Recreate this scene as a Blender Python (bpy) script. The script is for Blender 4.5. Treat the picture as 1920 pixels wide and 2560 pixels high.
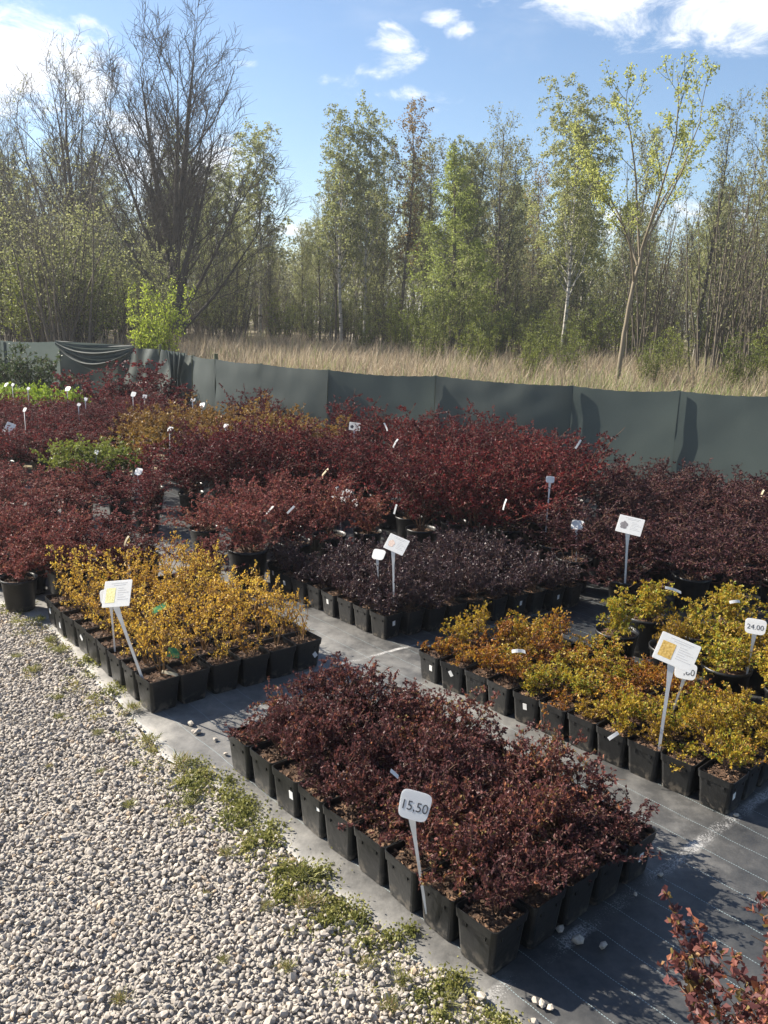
import bpy, math, random
import numpy as np
from mathutils import Vector, Matrix, noise as mnoise

# ------------------------------------------------------------------ camera, sky, sun, exposure
for o in list(bpy.data.objects): bpy.data.objects.remove(o)
S = bpy.context.scene
C = S.collection
R = math.radians
H = 1.617
cam_d = bpy.data.cameras.new('camera'); cam = bpy.data.objects.new('camera', cam_d); C.objects.link(cam)
cam_d.sensor_fit = 'VERTICAL'; cam_d.sensor_height = 24.0
cam_d.lens = 24.0 * 2115.8 / 2560.0
cam_d.clip_start = 0.05; cam_d.clip_end = 6000
cam.matrix_world = Matrix.Translation((0, 0, H)) @ Matrix.Rotation(R(90 - 13.18), 4, 'X') @ Matrix.Rotation(R(2.21), 4, 'Z')
S.camera = cam

SUN_AZ = R(66)          # to the left of the view direction (+Y)
SUN_EL = R(36)
sun_vec = Vector((-math.sin(SUN_AZ) * math.cos(SUN_EL), math.cos(SUN_AZ) * math.cos(SUN_EL), math.sin(SUN_EL)))
sd = bpy.data.lights.new('sun', 'SUN'); sd.energy = 5.0; sd.angle = R(0.55); sd.color = (1.0, 0.92, 0.80)
so = bpy.data.objects.new('sun', sd); C.objects.link(so)
so.rotation_euler = sun_vec.to_track_quat('Z', 'Y').to_euler()

W = bpy.data.worlds.new('World'); S.world = W; W.use_nodes = True
def build_world():
    nt = W.node_tree; N = nt.nodes; L = nt.links; N.clear()
    out = N.new('ShaderNodeOutputWorld'); bg = N.new('ShaderNodeBackground'); bg.inputs[1].default_value = 0.066
    sky = N.new('ShaderNodeTexSky'); sky.sky_type = 'NISHITA'; sky.sun_disc = False
    sky.sun_elevation = SUN_EL; sky.sun_rotation = -SUN_AZ; sky.air_density = 1.0; sky.dust_density = 0.5; sky.ozone_density = 3.2
    co = N.new('ShaderNodeTexCoord'); nrm = N.new('ShaderNodeVectorMath'); nrm.operation = 'NORMALIZE'
    L.new(co.outputs['Generated'], nrm.inputs[0]); D = nrm.outputs[0]
    def noise(scale, detail, vec, rough=0.55, dist=0.0):
        n = N.new('ShaderNodeTexNoise'); n.inputs['Scale'].default_value = scale; n.inputs['Detail'].default_value = detail
        n.inputs['Roughness'].default_value = rough; n.inputs['Distortion'].default_value = dist; L.new(vec, n.inputs['Vector']); return n.outputs['Fac']
    def math_(op, a, b=None, clamp=False):
        m = N.new('ShaderNodeMath'); m.operation = op; m.use_clamp = clamp
        for i, v in enumerate((a, b)):
            if v is None: continue
            if isinstance(v, (int, float)): m.inputs[i].default_value = v
            else: L.new(v, m.inputs[i])
        return m.outputs[0]
    stretch = N.new('ShaderNodeVectorMath'); stretch.operation = 'MULTIPLY'; stretch.inputs[1].default_value = (1, 1, 2.2); L.new(D, stretch.inputs[0])
    n1 = noise(13, 9, stretch.outputs[0], 0.66, 0.5)
    n0 = noise(2.6, 6, stretch.outputs[0], 0.6, 0.2)
    # fair-weather clouds: each one a bank at its own bearing, torn at the edge by noise
    banks = [((-.36,.906,.228),(.066,.08,.040),1.45), ((-.40,.902,.20),(.06,.09,.030),1.0), ((-.325,.914,.236),(.03,.04,.018),.7),
             ((.25,.914,.316),(.13,.14,.028),1.25), ((.345,.90,.295),(.13,.14,.028),1.2), ((-.006,.963,.266),(.026,.03,.017),1.0), ((-.070,.968,.238),(.034,.04,.009),.75), ((-.03,.969,.246),(.03,.04,.008),.65),
             ((-.009,.957,.288),(.014,.03,.008),.65), ((.040,.955,.296),(.020,.03,.008),.75), ((.062,.957,.285),(.018,.03,.008),.75), ((.035,.976,.213),(.02,.03,.005),.45), ((.0,.97,.225),(.09,.05,.010),.38), ((.135,.958,.254),(.022,.03,.004),.4), ((-.155,.956,.245),(.025,.03,.005),.4),
             ((-.24,.96,.143),(.09,.09,.035),.95), ((-.19,.972,.112),(.10,.09,.024),.9), ((-.30,.94,.17),(.07,.09,.03),.7), ((-.10,.99,.09),(.10,.1,.015),.6), ((.30,.94,.10),(.22,.1,.025),.6),
             ((.8,.3,.4),(.2,.3,.07),1.0), ((-.85,.1,.3),(.2,.3,.07),1.0), ((.5,-.8,.3),(.3,.2,.07),1.0), ((-.4,-.85,.4),(.25,.2,.09),1.0)]
    acc = None
    for c, s, a in banks:
        sub = N.new('ShaderNodeVectorMath'); sub.operation = 'SUBTRACT'; L.new(D, sub.inputs[0]); sub.inputs[1].default_value = Vector(c).normalized()
        div = N.new('ShaderNodeVectorMath'); div.operation = 'DIVIDE'; L.new(sub.outputs[0], div.inputs[0]); div.inputs[1].default_value = s
        ln = N.new('ShaderNodeVectorMath'); ln.operation = 'LENGTH'; L.new(div.outputs[0], ln.inputs[0])
        f = math_('MULTIPLY', math_('SUBTRACT', 1.0, math_('MULTIPLY', ln.outputs['Value'], .62), True), a)
        acc = f if acc is None else math_('MAXIMUM', acc, f)
    dens = math_('ADD', acc, math_('MULTIPLY', math_('SUBTRACT', n1, .5), 3.4))
    dens = math_('MULTIPLY', dens, math_('MULTIPLY', acc, 4.0, True), False)
    ss = N.new('ShaderNodeMapRange'); ss.interpolation_type = 'SMOOTHSTEP'; L.new(dens, ss.inputs[0])
    ss.inputs[1].default_value = .18; ss.inputs[2].default_value = 1.15; ss.inputs[4].default_value = .93
    gen = N.new('ShaderNodeMapRange'); gen.interpolation_type = 'SMOOTHSTEP'; L.new(n0, gen.inputs[0]); gen.inputs[1].default_value = .56; gen.inputs[2].default_value = .9; gen.inputs[4].default_value = .5
    cl = math_('MAXIMUM', ss.outputs[0], gen.outputs[0])
    mix = N.new('ShaderNodeMix'); mix.data_type = 'RGBA'; L.new(cl, mix.inputs[0]); L.new(sky.outputs[0], mix.inputs[6]); mix.inputs[7].default_value = (7.6, 7.7, 7.9, 1)
    L.new(mix.outputs[2], bg.inputs[0]); L.new(bg.outputs[0], out.inputs[0])
build_world()
S.view_settings.view_transform = 'Standard'; S.view_settings.look = 'None'; S.view_settings.gamma = 1.0; S.view_settings.use_curve_mapping = False
S.view_settings.exposure = 1.4
S.cycles.max_bounces = 4; S.cycles.diffuse_bounces = 3; S.cycles.glossy_bounces = 2; S.cycles.transmission_bounces = 3

# ------------------------------------------------------------------ helpers
rng = np.random.default_rng(7)
def tag(o, label=None, cat=None, group=None, kind=None):
    if label: o['label'] = label
    if cat: o['category'] = cat
    if group: o['group'] = group
    if kind: o['kind'] = kind
    return o
def link(name, mesh, parent=None, mat=None, loc=None):
    o = bpy.data.objects.new(name, mesh); C.objects.link(o)
    if mat is not None and mesh is not None and not mesh.materials: mesh.materials.append(mat)
    if parent is not None: o.parent = parent
    if loc is not None: o.location = loc
    return o
def empty(name, loc, rz=0, sc=1):
    o = bpy.data.objects.new(name, None); C.objects.link(o); o.location = loc; o.rotation_euler = (0, 0, rz)
    o.scale = (sc, sc, sc) if isinstance(sc, (int, float)) else sc; o.empty_display_size = .05
    return o
class MB:
    """collects vertices and tri / quad faces (arrays) into one mesh"""
    def __init__(s): s.v = []; s.q = []; s.t = []; s.qa = []; s.ta = []; s.qm = []; s.tm = []; s.n = 0
    def add(s, v, quads=None, tris=None, a=0.5, m=0):
        v = np.asarray(v, float).reshape(-1, 3)
        for F, L, A, M_ in ((quads, s.q, s.qa, s.qm), (tris, s.t, s.ta, s.tm)):
            if F is not None and len(F):
                F = np.asarray(F, np.int64); L.append(F + s.n); A.append(np.broadcast_to(np.asarray(a, float), (len(F),)).copy()); M_.append(np.full(len(F), m, np.int32))
        s.v.append(v); s.n += len(v)
    def box(s, lo, hi, a=.5, m=0, mat=None):
        x0, y0, z0 = lo; x1, y1, z1 = hi
        v = np.array([(x0,y0,z0),(x1,y0,z0),(x1,y1,z0),(x0,y1,z0),(x0,y0,z1),(x1,y0,z1),(x1,y1,z1),(x0,y1,z1)], float)
        if mat is not None: v = np.array([mat @ Vector(p) for p in v])
        s.add(v, [(0,3,2,1),(4,5,6,7),(0,1,5,4),(1,2,6,5),(2,3,7,6),(3,0,4,7)], a=a, m=m)
    def mesh(s, name, mats, smooth=False):
        me = bpy.data.meshes.new(name)
        v = np.concatenate(s.v); q = np.concatenate(s.q) if s.q else np.zeros((0,4),np.int64); t = np.concatenate(s.t) if s.t else np.zeros((0,3),np.int64)
        me.vertices.add(len(v)); me.vertices.foreach_set('co', v.astype(np.float32).ravel())
        loops = np.concatenate([q.ravel(), t.ravel()]).astype(np.int32)
        me.loops.add(len(loops)); me.loops.foreach_set('vertex_index', loops)
        npoly = len(q) + len(t); me.polygons.add(npoly)
        ls = np.concatenate([np.arange(len(q))*4, len(q)*4 + np.arange(len(t))*3]).astype(np.int32)
        me.polygons.foreach_set('loop_start', ls)
        me.polygons.foreach_set('material_index', np.concatenate(s.qm + s.tm).astype(np.int32))
        me.polygons.foreach_set('use_smooth', np.full(npoly, smooth))
        me.update(calc_edges=True)
        at = me.attributes.new('rnd', 'FLOAT', 'FACE'); at.data.foreach_set('value', np.concatenate(s.qa + s.ta).astype(np.float32))
        for m in (mats if isinstance(mats, (list, tuple)) else [mats]): me.materials.append(m)
        return me
    def tubes(s, lines, a=.5, m=0):
        """lines: list of (points[k,3], radii[k], sides); batched by shape"""
        groups = {}
        for p, r, n in lines: groups.setdefault((len(p), n), []).append((p, r))
        for (k, n), G in groups.items():
            P = np.array([g[0] for g in G], float); Rr = np.array([g[1] for g in G], float); B = len(G)
            T = np.gradient(P, axis=1); T /= np.linalg.norm(T, axis=2, keepdims=True) + 1e-9
            ref = np.where(np.abs(T[:, :1, 2:3]) > .8, np.array([1., 0, 0]), np.array([0, 0, 1.])) * np.ones_like(T)
            U = np.cross(T, ref); U /= np.linalg.norm(U, axis=2, keepdims=True) + 1e-9; V = np.cross(T, U)
            an = np.arange(n) * 2 * np.pi / n
            ring = P[:, :, None] + Rr[:, :, None, None] * (U[:, :, None] * np.cos(an)[None, None, :, None] + V[:, :, None] * np.sin(an)[None, None, :, None])
            i, j = np.meshgrid(np.arange(k - 1), np.arange(n), indexing='ij'); j2 = (j + 1) % n
            base = np.stack([i*n+j, (i+1)*n+j, (i+1)*n+j2, i*n+j2], -1).reshape(-1, 4)
            F = (base[None] + (np.arange(B) * k * n)[:, None, None]).reshape(-1, 4)
            aa = np.repeat(rng.random(B), len(base))
            s.add(ring.reshape(-1, 3), quads=F, a=aa, m=m)
    def leaves(s, pos, d, size, width=.6, fold=.25, a=None, m=0):
        """kite-shaped leaves folded along the midrib"""
        n = len(pos); d = d / (np.linalg.norm(d, axis=1, keepdims=True) + 1e-9)
        r = rng.normal(size=(n, 3)); u = np.cross(d, r); u /= np.linalg.norm(u, axis=1, keepdims=True) + 1e-9; w = np.cross(d, u)
        sz = np.broadcast_to(np.asarray(size, float), (n,))[:, None]
        v = np.stack([pos, pos + d*sz*.62 + u*sz*width*.5 + w*sz*fold*.5, pos + d*sz, pos + d*sz*.62 - u*sz*width*.5 + w*sz*fold*.5], 1)
        F = np.arange(n * 4).reshape(n, 4)
        s.add(v.reshape(-1, 3), quads=F, a=rng.random(n) if a is None else a, m=m)

# ------------------------------------------------------------------ materials
def newmat(name):
    m = bpy.data.materials.new(name); m.use_nodes = True; nt = m.node_tree; nt.nodes.clear()
    return m, nt, nt.nodes, nt.links
def ramp(N, stops):
    r = N.new('ShaderNodeValToRGB'); e = r.color_ramp.elements
    while len(e) < len(stops): e.new(0.5)
    for k, (p, c) in enumerate(stops): e[k].position = p; e[k].color = (*c, 1)
    return r
def leafmat(name, stops, rough=.45, trans=.3, spec=.4, vary=.25):
    m, nt, N, L = newmat(name)
    at = N.new('ShaderNodeAttribute'); at.attribute_name = 'rnd'; oi = N.new('ShaderNodeObjectInfo')
    mr = N.new('ShaderNodeMapRange'); L.new(oi.outputs['Random'], mr.inputs[0]); mr.inputs[3].default_value = -vary; mr.inputs[4].default_value = vary
    ad = N.new('ShaderNodeMath'); ad.operation = 'ADD'; ad.use_clamp = True; L.new(at.outputs['Fac'], ad.inputs[0]); L.new(mr.outputs[0], ad.inputs[1])
    rp = ramp(N, stops); L.new(ad.outputs[0], rp.inputs[0])
    p = N.new('ShaderNodeBsdfPrincipled'); L.new(rp.outputs[0], p.inputs['Base Color']); p.inputs['Roughness'].default_value = rough; p.inputs['Specular IOR Level'].default_value = spec
    t = N.new('ShaderNodeBsdfTranslucent'); L.new(rp.outputs[0], t.inputs[0])
    mx = N.new('ShaderNodeMixShader'); mx.inputs[0].default_value = trans; L.new(p.outputs[0], mx.inputs[1]); L.new(t.outputs[0], mx.inputs[2])
    o = N.new('ShaderNodeOutputMaterial'); L.new(mx.outputs[0], o.inputs[0]); return m
def noisemat(name, stops, scale=20, detail=6, rough=.8, bump=.0, bscale=None, spec=.3, coord='Object', stretch=(1,1,1), attr=0.0):
    m, nt, N, L = newmat(name)
    tc = N.new('ShaderNodeTexCoord'); mp = N.new('ShaderNodeMapping'); mp.inputs['Scale'].default_value = stretch; L.new(tc.outputs[coord], mp.inputs[0])
    n = N.new('ShaderNodeTexNoise'); n.inputs['Scale'].default_value = scale; n.inputs['Detail'].default_value = detail; n.inputs['Roughness'].default_value = .6; L.new(mp.outputs[0], n.inputs[0])
    fac = n.outputs['Fac']
    if attr:
        at = N.new('ShaderNodeAttribute'); at.attribute_name = 'rnd'
        mm = N.new('ShaderNodeMix'); mm.inputs[0].default_value = attr; L.new(fac, mm.inputs[2]); L.new(at.outputs['Fac'], mm.inputs[3]); fac = mm.outputs[0]
    rp = ramp(N, stops); L.new(fac, rp.inputs[0])
    p = N.new('ShaderNodeBsdfPrincipled'); L.new(rp.outputs[0], p.inputs['Base Color']); p.inputs['Roughness'].default_value = rough; p.inputs['Specular IOR Level'].default_value = spec
    if bump:
        n2 = N.new('ShaderNodeTexNoise'); n2.inputs['Scale'].default_value = bscale or scale*3; n2.inputs['Detail'].default_value = 5; L.new(mp.outputs[0], n2.inputs[0])
        b = N.new('ShaderNodeBump'); b.inputs['Strength'].default_value = bump; b.inputs['Distance'].default_value = .01; L.new(n2.outputs['Fac'], b.inputs['Height']); L.new(b.outputs[0], p.inputs['Normal'])
    o = N.new('ShaderNodeOutputMaterial'); L.new(p.outputs[0], o.inputs[0]); return m

M = {}
# barberry leaf colours (kinds of barberry)
M['purple'] = leafmat('purple_barberry_leaf', [(0, (.050,.021,.023)), (.5, (.105,.040,.040)), (.78, (.18,.064,.054)), (.92, (.33,.125,.06)), (1, (.20,.15,.05))], .5, .34, .28)
M['amber'] = leafmat('amber_barberry_leaf', [(0, (.26,.12,.025)), (.3, (.52,.30,.04)), (.75, (.68,.45,.06)), (1, (.62,.49,.08))], .5, .38)
M['orange'] = leafmat('orange_yellow_barberry_leaf', [(0, (.12,.045,.015)), (.25, (.30,.10,.015)), (.5, (.42,.22,.02)), (.8, (.46,.32,.03)), (1, (.22,.25,.025))], .5, .38, vary=.42)
M['lemon'] = leafmat('yellow_green_barberry_leaf', [(0, (.16,.10,.015)), (.4, (.40,.24,.02)), (.75, (.42,.33,.03)), (1, (.20,.26,.03))], .5, .38, vary=.25)
M['black'] = leafmat('blackish_barberry_leaf', [(0, (.026,.017,.021)), (.6, (.055,.032,.038)), (.9, (.09,.045,.048)), (1, (.14,.055,.048))], .44, .2, .36, vary=.12)
M['plum'] = leafmat('plum_barberry_leaf', [(0, (.028,.012,.015)), (.6, (.062,.022,.026)), (.9, (.11,.036,.034)), (1, (.15,.06,.035))], .52, .22, .22, vary=.15)
M['crimson'] = leafmat('crimson_barberry_leaf', [(0, (.040,.009,.012)), (.5, (.10,.017,.021)), (.85, (.17,.028,.028)), (1, (.25,.05,.035))], .5, .36, .22, vary=.2)
M['brick'] = leafmat('brick_red_barberry_leaf', [(0, (.085,.026,.026)), (.5, (.18,.052,.048)), (.85, (.26,.085,.065)), (1, (.28,.14,.07))], .52, .34, .22, vary=.2)
M['olive'] = leafmat('olive_gold_barberry_leaf', [(0, (.14,.07,.025)), (.5, (.24,.135,.03)), (1, (.30,.20,.04))], .5, .38)
M['grass_green'] = leafmat('fresh_green_leaf', [(0, (.08,.10,.02)), (.5, (.16,.20,.03)), (1, (.26,.28,.05))], .5, .38)
M['lime'] = leafmat('lime_leaf', [(0, (.20,.30,.02)), (1, (.36,.46,.05))], .5, .4)
M['deepgreen'] = leafmat('dark_green_leaf', [(0, (.035,.06,.018)), (1, (.085,.12,.035))], .5, .3)
M['weed'] = leafmat('weed_leaf', [(0, (.12,.13,.035)), (.5, (.24,.24,.07)), (.8, (.34,.32,.11)), (1, (.34,.25,.13))], .55, .35)
M['straw'] = leafmat('dry_grass_blade', [(0, (.20,.155,.105)), (.5, (.38,.305,.21)), (.9, (.54,.46,.34)), (1, (.22,.26,.09))], .7, .4, .2, vary=0)
M['birchleaf'] = leafmat('birch_leaf', [(0, (.15,.17,.06)), (.6, (.26,.28,.10)), (1, (.34,.35,.14))], .5, .6)
M['larchleaf'] = leafmat('larch_needle', [(0, (.19,.23,.05)), (.6, (.30,.35,.09)), (1, (.40,.43,.13))], .5, .6)
M['rustleaf'] = leafmat('rusty_young_leaf', [(0, (.16,.10,.04)), (.5, (.26,.17,.06)), (1, (.24,.22,.08))], .5, .6)
M['greyleaf'] = leafmat('grey_green_bud', [(0, (.14,.14,.065)), (1, (.30,.31,.13))], .5, .6)
M['mapleflower'] = leafmat('maple_flower', [(0, (.25,.28,.06)), (1, (.42,.44,.13))], .5, .6)
M['bushleaf'] = leafmat('bright_bush_leaf', [(0, (.20,.27,.03)), (1, (.40,.46,.06))], .5, .6)
# wood
M['twig'] = noisemat('barberry_twig', [(0, (.045,.022,.014)), (1, (.15,.085,.05))], 60, 3)
M['goldtwig'] = noisemat('golden_twig', [(0, (.10,.05,.02)), (1, (.24,.14,.06))], 60, 3)
M['bark'] = noisemat('dark_bark', [(.2, (.040,.034,.028)), (.8, (.105,.09,.073))], 9, 6, .9, .5, 30, stretch=(1,1,.25))
M['bark_grey'] = noisemat('grey_brown_bark', [(.2, (.06,.05,.038)), (.8, (.16,.135,.105))], 9, 6, .9, .3, 30, stretch=(1,1,.3))
M['bark_pale'] = noisemat('pale_tan_bark', [(.2, (.13,.105,.072)), (.8, (.27,.225,.16))], 8, 5, .85, .3, 25, stretch=(1,1,.4))
M['bark_birch'] = noisemat('birch_bark', [(.0, (.03,.027,.025)), (.40, (.08,.07,.06)), (.47, (.40,.375,.335)), (1, (.55,.52,.47))], 5, 5, .7, .2, 20, stretch=(.6,.6,2.4))
M['pot'] = noisemat('black_pot_plastic', [(.3, (.006,.0065,.007)), (.62, (.015,.0155,.0155)), (.85, (.042,.040,.036))], 9, 8, .42, .12, 60, .38)
def grime(m):
    nt = m.node_tree; N = nt.nodes; L = nt.links; mp = next(n for n in N if n.type == 'MAPPING'); oi = N.new('ShaderNodeObjectInfo'); mu = N.new('ShaderNodeVectorMath'); mu.operation = 'SCALE'; mu.inputs[0].default_value = (37, 19, 53); L.new(oi.outputs['Random'], mu.inputs['Scale']); L.new(mu.outputs[0], mp.inputs['Location'])
    # dried mud splashed on the foot of the pot
    p = next(n for n in N if n.type == 'BSDF_PRINCIPLED'); rp = next(n for n in N if n.type == 'VALTORGB'); tc = next(n for n in N if n.type == 'TEX_COORD'); sp = N.new('ShaderNodeSeparateXYZ'); L.new(tc.outputs['Object'], sp.inputs[0])
    nz = N.new('ShaderNodeTexNoise'); nz.inputs['Scale'].default_value = 45; nz.inputs['Detail'].default_value = 5; L.new(mp.outputs[0], nz.inputs[0])
    a = N.new('ShaderNodeMapRange'); L.new(sp.outputs['Z'], a.inputs[0]); a.inputs[1].default_value = .045; a.inputs[2].default_value = .0; b = N.new('ShaderNodeMath'); b.operation = 'MULTIPLY'; L.new(a.outputs[0], b.inputs[0]); c = N.new('ShaderNodeMapRange'); L.new(nz.outputs['Fac'], c.inputs[0]); c.inputs[1].default_value = .48; c.inputs[2].default_value = .62; L.new(c.outputs[0], b.inputs[1])
    d = N.new('ShaderNodeMath'); d.operation = 'MULTIPLY'; d.inputs[1].default_value = .7; L.new(b.outputs[0], d.inputs[0])
    mx = N.new('ShaderNodeMix'); mx.data_type = 'RGBA'; L.new(d.outputs[0], mx.inputs[0]); L.new(rp.outputs[0], mx.inputs[6]); mx.inputs[7].default_value = (.17,.145,.115,1); L.new(mx.outputs[2], p.inputs['Base Color'])
grime(M['pot'])
M['soil'] = noisemat('bark_mulch_soil', [(.15, (.022,.014,.009)), (.5, (.085,.048,.028)), (.8, (.20,.12,.07)), (1, (.34,.23,.14))], 70, 4, .9, .6, 120, attr=.6)
def thin_plastic(name, c, tr):
    m, nt, N, L = newmat(name); p = N.new('ShaderNodeBsdfPrincipled'); tc = N.new('ShaderNodeTexCoord'); n = N.new('ShaderNodeTexNoise'); n.inputs['Scale'].default_value = 9; n.inputs['Detail'].default_value = 5; L.new(tc.outputs['Object'], n.inputs[0])
    rp = ramp(N, [(.3, tuple(v*.93 for v in c)), (.7, c)]); L.new(n.outputs['Fac'], rp.inputs[0]); L.new(rp.outputs[0], p.inputs['Base Color']); p.inputs['Roughness'].default_value = .35
    t = N.new('ShaderNodeBsdfTranslucent'); t.inputs[0].default_value = (*c, 1); mx = N.new('ShaderNodeMixShader'); mx.inputs[0].default_value = tr; L.new(p.outputs[0], mx.inputs[1]); L.new(t.outputs[0], mx.inputs[2])
    o = N.new('ShaderNodeOutputMaterial'); L.new(mx.outputs[0], o.inputs[0]); return m
M['white'] = thin_plastic('white_sign_plastic', (.88,.88,.87), .5)
M['white_opaque'] = noisemat('white_sign_plastic', [(.3, (.76,.76,.75)), (.8, (.84,.84,.83))], 5, 4, .38, 0, spec=.5)
M['stake'] = noisemat('white_stake_plastic', [(.3, (.60,.58,.55)), (.7, (.78,.77,.75))], 12, 5, .45, 0, spec=.4)
M['sticker'] = noisemat('white_sticker', [(.3, (.62,.62,.60)), (.8, (.78,.78,.76))], 30, 4, .6)
M['ink'] = noisemat('dark_grey_ink', [(0, (.05,.05,.055)), (1, (.08,.08,.085))], 20, 2, .6)
M['faint_ink'] = noisemat('faint_grey_ink', [(0, (.42,.42,.42)), (1, (.55,.55,.55))], 60, 2, .6)
M['photo_gold'] = noisemat('printed_gold_shrub', [(.25, (.20,.13,.04)), (.5, (.50,.32,.08)), (.8, (.62,.50,.22))], 160, 3, .5)
M['photo_lemon'] = noisemat('printed_yellow_shrub', [(.25, (.40,.38,.16)), (.5, (.60,.56,.26)), (.8, (.70,.68,.5))], 160, 3, .5)
M['photo_dark'] = noisemat('printed_dark_shrub', [(.25, (.12,.11,.115)), (.7, (.22,.21,.215))], 50, 2, .5)
M['photo_rose'] = noisemat('printed_faded_shrub', [(.25, (.50,.36,.30)), (.8, (.66,.56,.48))], 160, 3, .5)
M['tag_green'] = noisemat('green_printed_tag', [(.3, (.02,.10,.06)), (.52, (.07,.25,.10)), (.7, (.32,.40,.08)), (.85, (.55,.55,.3))], 45, 3, .35)
M['tag_tan'] = noisemat('yellowed_tag', [(.3, (.44,.36,.22)), (.8, (.62,.54,.38))], 30, 3, .5)
M['post'] = noisemat('weathered_post', [(.3, (.08,.09,.05)), (.8, (.19,.19,.11))], 20, 5, .8, .3, 60, stretch=(1,1,.2))

def stone_mat():
    m, nt, N, L = newmat('limestone_chippings')
    at = N.new('ShaderNodeAttribute'); at.attribute_name = 'rnd'; tc = N.new('ShaderNodeTexCoord')
    n = N.new('ShaderNodeTexNoise'); n.inputs['Scale'].default_value = 90; n.inputs['Detail'].default_value = 4; L.new(tc.outputs['Object'], n.inputs[0])
    rp = ramp(N, [(0, (.20,.18,.165)), (.12, (.30,.27,.238)), (.5, (.39,.345,.295)), (.8, (.45,.40,.335)), (.93, (.49,.445,.385)), (1, (.44,.34,.24))]); L.new(at.outputs['Fac'], rp.inputs[0])
    mr = N.new('ShaderNodeMapRange'); L.new(n.outputs['Fac'], mr.inputs[0]); mr.inputs[1].default_value = .3; mr.inputs[2].default_value = .7; mr.inputs[3].default_value = .78; mr.inputs[4].default_value = 1.08
    mu = N.new('ShaderNodeMix'); mu.data_type = 'RGBA'; mu.blend_type = 'MULTIPLY'; mu.inputs[0].default_value = 1; L.new(rp.outputs[0], mu.inputs[6]); L.new(mr.outputs[0], mu.inputs[7])
    p = N.new('ShaderNodeBsdfPrincipled'); L.new(mu.outputs[2], p.inputs['Base Color']); p.inputs['Roughness'].default_value = .85; p.inputs['Specular IOR Level'].default_value = .25
    o = N.new('ShaderNodeOutputMaterial'); L.new(p.outputs[0], o.inputs[0]); return m
M['stone'] = stone_mat()

# bed directions: e1 runs away to the left along the beds' long sides, e2 across them
A1 = R(131.3); E1 = np.array([math.cos(A1), math.sin(A1)]); E2 = np.array([math.sin(A1), -math.cos(A1)])
EDGE = np.array([(-4.3,6.6),(-2.9,5.05),(-2.11,4.40),(-1.90,4.24),(-1.64,3.98),(-1.22,3.42),(-.97,3.10),(-.80,2.84),(-.55,2.62),(-.31,2.36),(-.04,2.04),(.13,1.86),(.26,1.74),(.335,1.65),(.62,1.28),(1.1,.62),(1.8,-.4)])
def edge_side(p):
    """signed distance to the mat edge: positive on the mat side"""
    p = np.atleast_2d(p); best = np.full(len(p), 1e9); sg = np.ones(len(p))
    for a, b in zip(EDGE[:-1], EDGE[1:]):
        ab = b - a; t = np.clip(((p - a) @ ab) / (ab @ ab), 0, 1); q = a + t[:, None] * ab; d = np.linalg.norm(p - q, axis=1)
        s = np.sign(-(ab[0] * (p[:, 1] - a[1]) - ab[1] * (p[:, 0] - a[0]))) * -1
        u = d < best; best[u] = d[u]; sg[u] = s[u]
    return best * sg

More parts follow.
